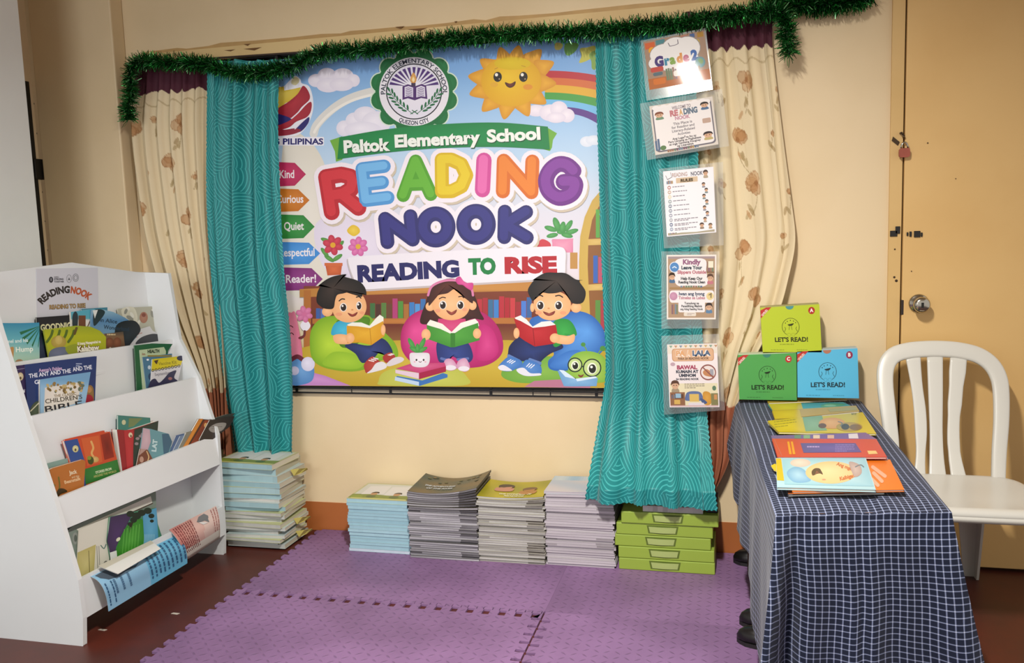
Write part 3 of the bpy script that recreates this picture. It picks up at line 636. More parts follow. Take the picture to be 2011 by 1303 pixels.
# large rounded letters
LET = {'R': [[(0, 1), (0, 0), (.55, 0), (.85, .1), (.9, .27), (.8, .45), (.5, .55), (0, .55)], [(.45, .55), (.95, 1)]], 'E': [[(.9, 0), (0, 0), (0, 1), (.9, 1)], [(0, .5), (.75, .5)]],
       'A': [[(0, 1), (.5, 0), (1, 1)], [(.2, .68), (.8, .68)]], 'D': [[(0, 0), (0, 1), (.4, 1), (.8, .85), (1, .5), (.8, .15), (.4, 0), (0, 0)]], 'I': [[(0, 0), (0, 1)]], 'N': [[(0, 1), (0, 0), (1, 1), (1, 0)]],
       'G': [[(.92, .18), (.7, .02), (.4, 0), (.12, .2), (0, .5), (.12, .82), (.45, 1), (.8, .92), (.97, .75), (.97, .52), (.6, .52)]], 'K': [[(0, 0), (0, 1)], [(.95, 0), (.05, .52), (1, 1)]],
       }
WORD = [('R', 641, 348, 56, 70, -.16, 26, '#b3202c', '#c9303a'), ('E', 712, 332, 48, 62, -.12, 22, '#4f93cf', '#6fb0e2'), ('A', 790, 318, 54, 66, -.04, 22, '#4f9a22', '#62ad30'), ('D', 868, 314, 48, 62, -.01, 23, '#cfae08', '#dcc222'),
        ('I', 951, 315, 1, 58, .05, 25, '#c84a94', '#dc68aa'), ('N', 990, 316, 56, 60, .03, 23, '#d06a1e', '#df7f2c'), ('G', 1074, 322, 58, 66, .04, 26, '#6c2a84', '#803c98'),
        ('N', 757, 430, 50, 46, -.10, 23, '#2a2868', '#34327c'), ('O', 832, 420, 49, 52, 0, 24, '#2a2868', '#34327c'), ('O', 911, 415, 49, 52, 0, 24, '#2a2868', '#34327c'), ('K', 992, 416, 44, 50, .02, 23, '#2a2868', '#34327c')]
def letter(L, x, y, w, h, rot, wid, col, dx=0, dy=0):
    c, s = math.cos(rot), math.sin(rot)
    f = lambda p: (x + dx + p[0] * w * c - p[1] * h * s, y + dy + p[0] * w * s + p[1] * h * c)
    if L == 'O': p = f((.5, .5)); a.ring(p[0], p[1], w / 2, wid, col, 44, h / 2); return
    for st in LET[L]:
        P = [f(p) for p in st]
        if L in 'GD': P = spline(P, 3, False) if L == 'G' else P
        a.stroke(P, wid, col, joint=True)
for l in WORD: letter(*l[:6], l[6] * 1.2 + 18, '#c6b9a6', 2.5, 4)
for l in WORD: letter(*l[:6], l[6] * 1.2 + 17, '#e9e1ea')
for l in WORD: letter(*l[:6], l[6] * 1.2, l[7])
for l in WORD: letter(*l[:6], l[6] * .72, l[8], -1, -1.5)
# small flowers
def flower(x, y, r, c1, c2, cm, n=6):
    for k in range(n):
        t = 2 * math.pi * k / n + .3; a.ell(x + r * .58 * math.cos(t), y + r * .58 * math.sin(t), r * .46, r * .34, c1, c2, rot=t, n=14)
    a.ell(x, y, r * .27, r * .27, cm, n=12)
a.at(530, 400, 3.429)
for lx, ly, r in ((400, 370, .6), (455, 365, -.6), (370, 330, .9), (470, 280, -.8), (380, 250, .4)): a.ell(lx, ly, 40, 15, '#4b8a3c', '#64a050', rot=r, n=14)
a.poly([(372, 405), (488, 400), (478, 480), (388, 485)], '#b9562e', '#cf6a3c'); a.rect(368, 400, 490, 420, '#c8663a')
flower(425, 280, 68, '#b02c44', '#cc4258', '#d8a02a'); flower(595, 290, 66, '#c45a98', '#da80b4', '#d8a83a', 7)
a.blob([(520, 180), (545, 150), (570, 145), (600, 165), (605, 195), (570, 220), (535, 205)], '#d8b42e', '#e4c850')
a.at(860, 400, 3.428)
a.rect(770, 240, 910, 330, '#cf7a9a'); a.poly([(765, 245), (912, 235), (900, 330), (785, 330)], '#d887a6', '#e09cb6')
for lx, ly, rx, ry, r in ((830, 190, 30, 18, 0), (760, 170, 45, 18, .3), (880, 150, 45, 18, -1.0), (800, 140, 50, 22, 1.2), (900, 190, 48, 17, -.3), (770, 215, 40, 16, -.2), (870, 215, 40, 16, .2), (840, 160, 40, 20, -1.4)): a.ell(lx, ly, rx, ry, '#3f8a46', '#5aa45c', rot=r, n=14)
a.blob([(665, 280), (700, 240), (750, 260), (760, 290), (720, 300), (680, 300)], '#c4404a')
# arched yellow bookcase on the right
a.poly([(955, 830), (952, 400), (960, 220), (990, 90), (1040, -20), (1100, -90), (1240, -90), (1240, 830)], '#c2a24e', '#caa955')
a.poly([(1030, 830), (1010, 420), (1015, 240), (1040, 110), (1085, 20), (1240, -20), (1240, 830)], '#8a5a2e')
for x0, x1, y0, y1, c in ((1065, 1090, 40, 230, '#5aa24a'), (1092, 1130, 30, 230, '#4a8a6a'), (1048, 1078, 350, 535, '#3a62b0'), (1082, 1108, 360, 535, '#b8506a'), (1110, 1140, 350, 535, '#7a4a8a'), (1062, 1095, 650, 820, '#5a8a3e'), (1098, 1130, 645, 850, '#a83c46')): a.rect(x0, y0, x1, y1, c)
for y in (235, 540): a.poly([(1010, y + 5), (1140, y - 2), (1140, y + 42), (1012, y + 46)], '#c9a75a', '#d6b66c')
a.rect(890, 330, 940, 440, '#b98a4a')
a.at()
# low bookcase behind the children
a.vgrad(598, 1140, [(562, '#7a3a22'), (640, '#6a2e1c'), (700, '#9a7040')])
a.poly([(590, 568), (1050, 545), (1140, 552), (1140, 572), (1000, 572), (760, 578), (590, 584)], '#b07836', '#c48a44'); a.poly([(598, 570), (612, 570), (612, 690), (598, 690)], '#a8682e')
R_ = random.Random(5); x = 615
for x0, x1, yt, cols in ((622, 640, 598, ['#3a5a9a', '#4a6cb0']), (728, 838, 586, ['#3d6a3a', '#4a2c22', '#55783a', '#63402a', '#a83c70', '#4d8a38', '#a06a30', '#3a78b8', '#4a90cc', '#3a6ca8']), (938, 1046, 582, ['#b0303a', '#a02a34', '#3a6a90', '#3f7cc0', '#b02c38', '#a8242f', '#c03a40', '#9a2a30', '#4a78c8', '#3a6098'])):
    w = (x1 - x0) / len(cols)
    for k, c in enumerate(cols): a.rect(x0 + k * w, yt + R_.uniform(0, 12), x0 + k * w + w * .9, 626, c)
a.poly([(615, 626), (1060, 624), (1060, 636), (615, 636)], '#a8682e', '#b87838')
# white plate READING TO RISE
a.poly(spline([(683, 514), (692, 508), (760, 503), (900, 495), (1060, 488), (1102, 488), (1113, 497), (1113, 520), (1112, 540), (1104, 549), (1060, 553), (900, 562), (760, 570), (718, 572), (704, 566), (692, 545)], 4), '#bdb3b4')
a.poly(spline([(685, 511), (694, 505), (760, 500), (900, 492), (1060, 485), (1100, 485), (1111, 494), (1111, 517), (1110, 536), (1102, 545), (1060, 549), (900, 558), (760, 566), (720, 568), (706, 562), (694, 542)], 4), '#e4dfe8')
a.text('READING', 704, 553, 43, '#211f5c', bold=.06, width=200, rot=-.055); a.text('TO', 921, 538, 41, '#147a3c', bold=.06, width=54, rot=-.03); a.text('RISE', 992, 536, 42, '#ad1f2a', bold=.06, width=103, rot=-.02)
# play floor
a.poly([(560, 757), (566, 690), (640, 672), (800, 668), (1000, 668), (1200, 680), (1200, 762)], '#b79a2c', '#c9b040')
a.blob([(985, 735), (1010, 708), (1090, 700), (1150, 715), (1130, 745), (1060, 752), (1010, 750)], '#6aa03a', '#84b24a'); a.poly([(575, 757), (590, 725), (640, 738), (690, 757.5)], '#b77cb8', '#c890c8')
a.poly([(1030, 760), (1050, 748), (1100, 745), (1160, 752), (1160, 762)], '#b0728a'); a.blob([(745, 748), (760, 728), (820, 718), (890, 722), (918, 740), (910, 757), (760, 757)], '#b4b84c', '#c6c860')
# partial figures at the left edge
a.at(530, 400, 3.429)
a.blob([(60, 1010), (120, 760), (150, 735), (180, 750), (225, 1010), (200, 1060), (110, 1060)], '#cf6f8a', '#e08aa2'); a.stroke([(135, 830), (145, 822), (160, 832)], 6, '#5a2a30', True); a.stroke([(135, 885), (150, 870), (165, 882)], 6, '#5a2a30', True)
a.stroke([(205, 905), (235, 890), (240, 860)], 16, '#6a2a2e', True); a.blob([(210, 820), (230, 790), (250, 800), (265, 795), (278, 825), (255, 855), (225, 850)], '#e0dce4'); flower(237, 745, 56, '#c06490', '#d480a8', '#c86a94')
a.blob([(120, 1090), (160, 1040), (240, 1040), (298, 1090), (296, 1180), (240, 1215), (150, 1215)], '#4f82bc', '#74a4d6'); a.stroke([(150, 1050), (190, 1030), (225, 1050)], 30, '#6a2a36', True); a.ell(262, 1080, 46, 48, '#cfcbe0', '#e2def0'); a.ell(172, 1125, 30, 30, '#c2bedc', '#d6d2ea')
# boy on green bean bag
a.blob([(275, 900), (300, 820), (370, 765), (480, 755), (560, 765), (650, 750), (690, 770), (760, 850), (840, 930), (868, 1000), (850, 1040), (740, 1060), (660, 1110), (560, 1130), (440, 1120), (340, 1090), (285, 1030)], '#76a41e', '#b4d43a', (400, 950))
a.blob([(430, 1000), (560, 1010), (640, 1060), (600, 1110), (470, 1110), (360, 1080)], '#8cb62a', '#a2c634')
a.blob([(455, 790), (620, 760), (680, 790), (600, 940), (480, 960)], '#4a7a16', '#5f9420')
a.blob([(510, 960), (560, 940), (680, 955), (740, 905), (795, 930), (832, 1000), (795, 1025), (745, 1000), (705, 1040), (640, 1072), (612, 1060), (580, 1010)], '#1f2a58', '#32417e')
a.blob([(640, 1080), (690, 1030), (730, 1050), (780, 1090), (770, 1112), (665, 1140), (645, 1122)], '#a3332e', '#b84a40'); a.blob([(690, 1115), (720, 1075), (765, 1065), (792, 1090), (770, 1115), (662, 1142)], '#dcd8dc'); a.blob([(765, 1030), (815, 1002), (850, 1030), (830, 1060), (785, 1070)], '#a3332e'); a.blob([(790, 1080), (835, 1040), (885, 1032), (908, 1048), (885, 1070), (810, 1095)], '#d4ccd0')
for k in range(3): a.stroke([(672 + k * 16, 1055 - k * 8), (705 + k * 14, 1062 - k * 8)], 7, '#e6dede'); a.stroke([(800 + k * 10, 1018 - k * 4), (820 + k * 10, 1022 - k * 4)], 5, '#e6dede')
a.blob([(418, 880), (440, 810), (500, 785), (570, 790), (570, 900), (500, 935), (470, 890)], '#2f9cc0', '#4cb8d6')
a.blob([(432, 890), (475, 878), (530, 885), (565, 890), (570, 925), (540, 945), (470, 945), (440, 930)], SKIN, SKIN2)
a.poly([(525, 815), (560, 800), (620, 800), (676, 822), (720, 770), (745, 748), (770, 765), (770, 800), (680, 840), (540, 830)], '#e8e6da'); a.poly([(522, 822), (600, 826), (678, 838), (768, 790), (778, 890), (690, 952), (610, 935), (526, 940)], '#cf941a', '#deaa2e'); a.stroke([(678, 838), (688, 950)], 4, '#b07a10', cap=False)
a.ell(545, 905, 30, 34, SKIN, SKIN2); a.ell(768, 850, 16, 36, SKIN, SKIN2)
a.ell(392, 728, 36, 32, SKIN, SKIN2)
a.blob([(420, 690), (440, 620), (520, 575), (620, 610), (655, 680), (642, 745), (592, 788), (520, 800), (450, 768)], SKIN, SKIN2)
a.blob([(320, 660), (325, 600), (350, 545), (330, 555), (380, 515), (440, 488), (520, 475), (500, 490), (600, 520), (645, 565), (655, 615), (630, 605), (622, 628), (560, 606), (530, 598), (500, 605), (460, 615), (445, 650), (432, 705), (380, 708), (345, 690)], HAIR, HAIR2, (430, 570))
for ex, ey, w in ((500, 698, 24), (605, 688, 19)):
    a.ell(ex, ey, w, 29, '#ece4de'); a.ell(ex + 1, ey + 1, w * .78, 24, '#2a1a12'); a.ell(ex - 5, ey - 9, 6, 7, '#f4f0ea')
a.stroke([(472, 655), (490, 642), (508, 644)], 8, HAIR, True); a.stroke([(588, 630), (605, 626), (618, 636)], 8, HAIR, True); a.blob([(530, 735), (560, 745), (595, 730), (585, 752), (560, 762), (540, 752)], '#6a1f18', '#a84a3e'); a.ell(560, 715, 8, 5, '#cc8a58'); a.ell(470, 745, 22, 12, '#e09a70'); a.ell(625, 735, 16, 10, '#e09a70')
# girl on pink bean bag
a.at()
a.blob([(788, 668), (793, 640), (812, 617), (850, 605), (930, 608), (965, 625), (985, 655), (988, 690), (968, 712), (930, 722), (850, 722), (812, 712), (793, 692)], '#a81a62', '#dc4c92', (815, 650))
a.blob([(945, 640), (970, 650), (980, 690), (960, 708), (935, 700)], '#b82470', '#d04488')
a.blob([(826, 632), (838, 592), (850, 562), (885, 547), (922, 560), (936, 588), (944, 612), (951, 628), (930, 626), (905, 634), (870, 634), (846, 637)], '#35150f', '#54261c')
a.poly([(862, 626), (915, 626), (920, 650), (888, 660), (858, 650)], '#c4386e', '#d04e80')
a.ell(846, 602, 9, 9, SKIN, SKIN2); a.ell(929, 600, 8, 9, SKIN, SKIN2)
a.blob([(850, 602), (852, 582), (872, 566), (900, 568), (920, 586), (923, 606), (912, 622), (888, 629), (864, 622)], SKIN, SKIN2)
a.blob([(843, 600), (848, 568), (885, 551), (922, 562), (930, 594), (920, 590), (905, 574), (893, 568), (880, 576), (862, 580), (853, 590)], '#3a1811', '#5a2a1e', (880, 558))
a.stroke([(842, 580), (850, 562), (876, 551), (908, 553), (926, 566), (930, 580)], 4.5, '#d07aa2', True); a.blob([(896, 548), (904, 543), (910, 550), (916, 556), (930, 556), (928, 570), (918, 566), (910, 560), (900, 558)], '#c43a86', '#da5c9c')
for ex in (871, 905.5):
    a.ell(ex, 599, 7.2, 8.6, '#ece4de'); a.ell(ex, 599.5, 5.6, 7.2, '#2a1a12'); a.ell(ex - 2, 596, 1.8, 2, '#f4f0ea')
a.stroke([(864, 587), (870, 584), (876, 585)], 2, '#35150f', True); a.stroke([(902, 583), (908, 582), (912, 585)], 2, '#35150f', True); a.blob([(878, 609), (888, 613), (898, 608), (896, 615), (888, 619), (881, 615)], '#6a1f18', '#b0584a'); a.ell(861, 610, 5, 3.5, '#e09a76'); a.ell(914, 608, 5, 3.5, '#e09a76')
a.blob([(860, 672), (888, 678), (918, 672), (930, 698), (922, 712), (902, 706), (888, 700), (878, 712), (862, 708)], '#22306a', '#34488c'); a.stroke([(868, 704), (882, 708)], 5, '#5a6ca8'); a.stroke([(900, 706), (920, 704)], 5, '#5a6ca8')
a.blob([(872, 722), (876, 706), (890, 706), (899, 722), (886, 728)], '#c890b0', '#dcb8cc'); a.blob([(898, 722), (902, 708), (916, 704), (924, 722), (914, 730)], '#c890b0', '#dcb8cc'); a.ell(886, 722, 11, 5, '#e2dce4'); a.ell(912, 724, 11, 5, '#e2dce4')
a.poly([(840, 636), (846, 628), (870, 636), (888, 652), (906, 634), (934, 626), (940, 632), (942, 640), (890, 660), (840, 644)], '#e8e8dc'); a.poly([(839, 638), (866, 646), (887, 656), (893, 656), (910, 644), (940, 634), (943, 668), (893, 682), (886, 682), (842, 666)], '#3d8a2e', '#54a23e'); a.rect(886, 654, 895, 682, '#357a28')
a.ell(838, 657, 9, 11, SKIN, SKIN2); a.ell(938, 655, 8, 10, SKIN, SKIN2)
# boy on blue bean bag
a.at(860, 400, 3.428)
a.blob([(620, 790), (680, 755), (760, 760), (880, 730), (960, 725), (1040, 755), (1100, 820), (1128, 890), (1120, 980), (1000, 1080), (860, 1125), (760, 1115), (745, 1060), (780, 1000), (640, 900)], '#2a62ae', '#5a9ae0', (1010, 860))
a.blob([(860, 1000), (960, 990), (1000, 1060), (900, 1110), (790, 1110), (760, 1080)], '#3570bc', '#4c86ce')
a.blob([(475, 1005), (490, 950), (560, 895), (640, 935), (800, 930), (845, 970), (760, 1010), (700, 1060), (690, 1100), (620, 1060), (560, 1060), (480, 1030)], '#17204a', '#283a74'); a.stroke([(480, 1025), (550, 1060)], 22, '#5c7ab4'); a.stroke([(622, 1050), (690, 1075)], 22, '#5c7ab4')
a.blob([(410, 1100), (440, 1060), (485, 1030), (560, 1055), (565, 1085), (500, 1125), (440, 1125)], '#3c72b8', '#5a8ccc'); a.blob([(408, 1100), (440, 1085), (480, 1105), (500, 1125), (430, 1122)], '#dcdce6'); a.blob([(535, 1115), (570, 1080), (605, 1050), (690, 1085), (692, 1150), (600, 1158)], '#3c72b8', '#5a8ccc'); a.blob([(533, 1115), (580, 1105), (625, 1140), (690, 1142), (690, 1156), (600, 1160), (548, 1140)], '#dcdce6')
for k in range(3): a.stroke([(495 + k * 14, 1050 + k * 5), (470 + k * 14, 1066 + k * 5)], 6, '#e0e4ee'); a.stroke([(620 + k * 16, 1075 + k * 5), (600 + k * 14, 1096 + k * 5)], 6, '#e0e4ee')
a.blob([(780, 800), (860, 775), (912, 810), (936, 885), (870, 890), (835, 945), (780, 955)], '#238a34', '#3aa648')
a.blob([(775, 880), (830, 885), (880, 890), (922, 880), (916, 930), (870, 948), (790, 932)], SKIN, SKIN2)
a.poly([(520, 768), (560, 752), (600, 780), (640, 828), (700, 795), (760, 790), (792, 812), (792, 830), (640, 860), (540, 800)], '#e6e2e0'); a.poly([(514, 772), (560, 790), (642, 836), (720, 828), (796, 815), (806, 870), (790, 942), (655, 962), (590, 925), (555, 900)], '#a8161e', '#bc2a30'); a.stroke([(642, 836), (655, 960)], 5, '#86101a', cap=False)
a.ell(532, 872, 20, 36, SKIN, SKIN2); a.ell(790, 905, 34, 32, SKIN, SKIN2)
a.ell(932, 700, 36, 34, SKIN, SKIN2); a.ell(638, 700, 14, 30, SKIN, SKIN2)
a.blob([(648, 690), (668, 615), (760, 580), (855, 610), (895, 660), (888, 730), (835, 770), (760, 786), (690, 762)], SKIN, SKIN2)
a.blob([(608, 590), (630, 540), (660, 505), (640, 515), (720, 468), (800, 465), (865, 470), (930, 510), (975, 515), (955, 525), (996, 590), (985, 655), (950, 675), (905, 668), (890, 640), (868, 605), (852, 590), (800, 602), (750, 605), (700, 600), (660, 630), (640, 655)], HAIR, HAIR2, (800, 520))
for ex, w in ((693, 26), (815, 27)):
    a.ell(ex, 685, w, 31, '#ece4de'); a.ell(ex, 686, w * .78, 26, '#2a1a12'); a.ell(ex - 7, 675, 6, 7, '#f4f0ea')
a.stroke([(668, 625), (690, 617), (708, 624)], 8, HAIR, True); a.stroke([(795, 622), (820, 618), (842, 630)], 8, HAIR, True); a.blob([(712, 725), (750, 740), (790, 722), (782, 745), (750, 756), (722, 744)], '#6a1f18', '#b0584a'); a.ell(748, 705, 8, 5, '#cc8a58'); a.ell(680, 735, 22, 12, '#e09a70'); a.ell(845, 735, 22, 12, '#e09a70')
# round green reader with glasses
a.stroke([(1005, 1000), (995, 970), (975, 950)], 7, '#6a9a3a', True); a.ell(980, 948, 16, 14, '#4a8a3a'); a.stroke([(1080, 1010), (1100, 980)], 7, '#6a9a3a'); a.ell(1112, 975, 20, 18, '#4a8a3a')
a.blob([(880, 1100), (900, 1030), (970, 995), (1060, 1000), (1125, 1040), (1150, 1120), (1130, 1200), (900, 1190)], '#7fae3c', '#a8c85a')
for ex, ey, r in ((925, 1085, 46), (1040, 1105, 58)):
    a.ell(ex, ey, r, r, '#b8ce86'); a.ell(ex, ey + 4, r * .55, r * .66, '#e8ecd8'); a.ell(ex + 2, ey + 6, r * .42, r * .52, '#22241a'); a.ell(ex - 4, ey - 6, r * .15, r * .15, '#f0f4e8'); a.ring(ex, ey, r, 8, '#1a2a20', 28)
a.stroke([(972, 1095), (984, 1098)], 8, '#1a2a20'); a.blob([(945, 1150), (965, 1155), (985, 1148), (972, 1168), (955, 1166)], '#7a3a2a')
a.poly([(808, 1125), (830, 1118), (885, 1150), (930, 1180), (1060, 1165), (1078, 1175), (1070, 1228), (900, 1230), (850, 1228)], '#6a9cc8', '#8ab4da'); a.poly([(818, 1118), (850, 1122), (918, 1170), (930, 1180), (860, 1165)], '#cfe0ee'); a.poly([(930, 1178), (1062, 1162), (1075, 1172), (940, 1196)], '#cfe0ee')
# succulent on two books
a.at(530, 400, 3.429)
a.poly([(845, 1180), (860, 1160), (1030, 1190), (1170, 1140), (1200, 1150), (1200, 1170), (1010, 1228), (848, 1190)], '#3a70b0'); a.poly([(848, 1165), (1008, 1200), (1008, 1226), (845, 1190)], '#b9cfe6'); a.poly([(852, 1110), (960, 1075), (1180, 1070), (1190, 1095), (1010, 1140)], '#bc3f70', '#cc5a86'); a.poly([(850, 1118), (1008, 1140), (1008, 1180), (850, 1140)], '#dcc4d2'); a.poly([(1008, 1140), (1190, 1095), (1190, 1130), (1008, 1182)], '#a01f44')
for lx, ly, rx, ry, r in ((960, 945, 46, 16, 1.05), (1030, 945, 46, 16, -1.15), (980, 985, 40, 14, .5), (1030, 985, 40, 14, -.5), (1000, 975, 34, 14, 1.5)): a.ell(lx, ly, rx, ry, '#3a8a3c', '#58a452', rot=r, n=14)
a.blob([(948, 1010), (1000, 1004), (1060, 1004), (1080, 1018), (1078, 1070), (1050, 1098), (990, 1100), (955, 1080)], '#d8d4da', '#eae6ec'); a.ell(992, 1052, 6, 7, '#2a1a1a'); a.ell(1040, 1052, 6, 7, '#2a1a1a'); a.stroke([(1008, 1062), (1017, 1068), (1026, 1062)], 4, '#5a2a2a', True); a.ell(980, 1065, 7, 4, '#e0a0b0'); a.ell(1052, 1065, 7, 4, '#e0a0b0')

mb.build('printed_sheet', vmat(.42, .45), ban)
lo, hi = hY(535, 760, BY), hY(1200, 765, BY)
MB().box((lo.x, BY - .001, lo.z - .006), (hi.x, BY + .004, lo.z + .001)).build('bottom_hem', BLACK, ban)
# ================================================================== WHITE DISPLAY SHELF
SW = mat('#d6d9da', .42, noise=.03, nscale=5); YN, YF = -1.15, -.345
shelf = thing('display_bookshelf', 'large white leaning display bookshelf with four tiers of children\'s books, at the left wall', 'bookshelf', (-1.1, -.75, 0))
NF = [(-.828, 0), (-.819, .094), (-.824, .221), (-.886, .484), (-.96, .749), (-1.002, .92), (-1.029, 1.025), (-1.066, 1.19)]
FFp = [hY(x, y, YF) for x, y in ((433, 1070), (434, 1000), (436, 930), (427, 855), (390, 742), (352, 667), (330, 537))]
FF = [(-.828, 0)] + [(-.82, .1)] + [(p.x, p.z) for p in FFp[3:]]
def side(pts, y, t, back): return MB().prism([(x, y, z) for x, z in pts] + [(x, y, z) for x, z in back], (0, t, 0))
side(NF, YN, .018, [(-1.19, 1.2), (-1.42, 0)]).build('side_panel', SW, shelf, bevel=.003, fixn=True)
side(FF, YF, .018, [(-1.19, FF[-1][1] + .01), (-1.42, 0)]).build('side_panel', SW, shelf, bevel=.003, fixn=True)
XB = lambda z: -1.06 - (z - .3) * .04
tops = [(YN + .018, 1.203), (-.736, 1.222), (YF, FF[-1][1] + .002)]
MB().prism([(XB(z), y, z) for y, z in [(YN + .018, .42)] + tops + [(YF, .42)]], (-.012, 0, 0)).build('back_panel', SW, shelf, bevel=.002, fixn=True)
def fx(k): return FF[k]
def board(name, zn, zf, xn, xf, xb, zb):
    y0, y1 = YN + .018, YF; t = .012
    b = MB(); q = [(xn, y0, zn), (xf, y1, zf), (xb + (xf - xn), y1, zb), (xb, y0, zb)]; b.prism(q, (-t, 0, 0)); return b.build(name, SW, shelf, bevel=.002, fixn=True)
f3, f2, f1 = FF[2], FF[3], FF[4]
board('front_board', .920, f1[1], -1.012, f1[0] - .03, -1.012, .72)
board('front_board', .749, f2[1], -.957, f2[0] - .012, -.945, .455)
board('front_board', .484, f3[1], -.886, f3[0] - .012, -.872, .382)
board('front_board', .221, .205, -.826, -.818, -.822, .088)
for x0, x1, z in ((XB(.85), -1.0, .83), (-.99, -.955, .655), (-.935, -.882, .40), (-.955, -.834, .10)):
    MB().box((x0, YN + .018, z - .01), (x1, YF, z)).build('shelf_board', SW, shelf)
MB().box((-.967, YN + .018, .09), (-.955, YF, .44)).build('lower_back_panel', SW, shelf)

# ================================================================== BOOKS IN THE SHELF
PAPER = mat('#d9d6cc', .7); COVER = vmat(.38, .45); MATTE = vmat(.55, .4)
def offset_plane(o, n, d): n = V(n).normalized(); return V(o) + n * d, n
def flatbook(name, label, cat, o, n, out, t, col, art=None, group=None, back=None, edge='#d8d5cb', m=None):
    """a closed book or booklet: front cover with its print, page block, back cover; outline in photo pixels on plane (o, n)"""
    o, n = V(o), V(n).normalized(); M_ = PXMAP(o, n); P = [M_(*p) for p in out]
    if abs(n.z) < .6:
        for p in P: p.y = max(p.y, YN + .021)
    c = sum(P, V((0, 0, 0))) / len(P)
    low = min(P, key=lambda p: p.z); root = thing(name, label, cat, (c.x, c.y, low.z) if abs(n.z) < .6 else tuple(c - n * t), group)
    f = MB(); ct = min(.0012, t * .22); f.prism(P, -n * ct, col); f.prism([p - n * (t - ct) for p in P], -n * ct, back or col)
    def M2(x, y):
        q = M_(x, y)
        if abs(n.z) < .6: q.y = max(q.y, YN + .021)
        return q
    a = Art(f, M2, n); a.outline = out
    if art: art(a)
    f.build('cover', m or COVER, root, fixn=False)
    b = MB().prism([c + (p - c) * .985 - n * ct for p in P], -n * (t - 2 * ct), edge); b.build('pages', PAPER, root, fixn=True); return root
def tier(x, z, lean, k): return (x, -.75, z), V((1, -k, lean))
T1, T2, T3, T4 = tier(-1.072, .95, .05, 0), tier(-.984, .8, .0, .05), tier(-.897, .55, .02, .1), tier(-.885, .25, .08, 0)
def T(t, d): return offset_plane(t[0], t[1], d * (.75 if t is T1 else .55 if t is T2 else .75 if d < .045 else .95))
G1 = "books on the top tier of the white shelf"; G2 = 'books on the second tier of the white shelf'; G3 = 'books on the third tier of the white shelf'; G4 = 'books on the bottom tier of the white shelf'
# --- sign taped to the back panel
o, n = V((XB(1.15) + .002, -.75, 1.15)), V((1, 0, .04))
def art(a):
    a.at(60, 520, 5.43)
    a.ell(218, 162, 22, 32, '#2a2a30'); a.ell(218, 160, 8, 18, '#8a8a90'); a.text('DEPED', 250, 140, 18, '#55565c', width=52); a.text('STRONG', 250, 164, 26, '#33343a', bold=.04, width=100); a.text('TOGETHER', 250, 190, 24, '#33343a', bold=.03, width=106)
    a.ring(410, 150, 25, 4, '#77787c', 24, 42); a.poly([(398, 165), (410, 135), (422, 165)], '#55565c'); a.ring(480, 140, 30, 5, '#6a6b70', 24, 40); a.ring(480, 140, 18, 7, '#85868a', 20, 24)
    a.text('READING', 0, 0, 100, '#2c2620', bold=.05, width=330, arc=(395, 660, 360, -math.pi / 2 - .40, 1)); a.text('NOOK', 0, 0, 98, '#b0532a', bold=.05, width=214, arc=(395, 660, 360, -math.pi / 2 + .38, 1))
    a.text('READING TO RISE', 200, 476, 62, '#4a3820', bold=.07, width=388, rot=-.05); a.text('READING TO RISE', 201, 474, 60, '#a88a58', bold=.025, width=386, rot=-.05)
mb = MB(); Mp = PXMAP(o, n); mb.prism([Mp(*q) for q in ((71, 528), (192, 526), (194, 640), (74, 650))], -n.normalized() * .0012, '#c3c4cc'); art(Art(mb, Mp, n))
sg = mb.build('shelf_sign', vmat(.35, .4), loc=tuple(Mp(132, 640))); tag(sg, 'grey white paper sign reading READING NOOK, taped to the top of the shelf', 'sign')
# --- tier 1
def art(a):
    a.vgrad(-30, 78, [(634, '#2f86a8'), (670, '#62aebb'), (705, '#a9cbb9'), (730, '#b4cfb8')])
    for k in range(7): t = -2.9 + k * .34; a.poly([(80, 640), (76 + 36 * math.cos(t) - 3, 646 + 36 * abs(math.sin(t)) - 2), (74 + 34 * math.cos(t), 650 + 34 * abs(math.sin(t)))], '#1f6a45')
    a.text('Camel and his', 3, 675, 10, '#dfeeea', width=52, rot=-.06); a.text('Hump', 31, 692, 14, '#eef4ea', bold=.02, rot=-.06)
    a.blob([(14, 690), (20, 683), (26, 682), (27, 690), (24, 715), (16, 715)], '#b98a52'); a.ell(38, 712, 8, 6, '#a88058')
flatbook('picture_book', 'teal blue picture book with a camel and palm leaves, at near end of top tier', 'book', *T(T1, .012), [(-34, 638), (40, 635), (77, 634), (78, 735), (-30, 745)], .006, '#3f93ac', art, G1)
def art(a):
    a.vgrad(72, 160, [(619, '#15161a'), (650, '#1e2228'), (680, '#3a4356'), (720, '#2a2f42')])
    a.text('GOODNIGHT', 80, 650, 17, '#d4d0a4', bold=.04, width=78, rot=-.08)
flatbook('picture_book', 'black picture book titled GOODNIGHT in pale arched letters, standing on the top tier', 'book', *T(T1, .004), [(72, 624), (140, 619), (160, 715), (76, 725)], .006, '#15161a', art, G1)
def art(a):
    a.vgrad(139, 186, [((613, 607), '#4fa0b4'), (626, '#57a0ae'), (630, '#d4d2ca'), (660, '#cfcac0')]); a.rect(154, 620, 168, 660, '#6a3f28'); a.blob([(142, 622), (148, 612), (153, 622), (151, 650), (143, 648)], '#26343a'); a.stroke([(178, 628), (172, 642)], 2, '#5a4030')
flatbook('picture_book', 'small cover of teal sky above brown trunk, tucked between the black and blue books', 'book', *T(T1, .010), [(138, 613), (186, 607), (190, 690), (142, 700)], .005, '#cfcac0', art, G1)
flatbook('picture_book', 'turquoise book whose top edge peeks out behind the blue story book on the top tier', 'book', *T(T1, .002), [(160, 607), (211, 604), (212, 660), (164, 665)], .005, '#3f7f93', None, G1)
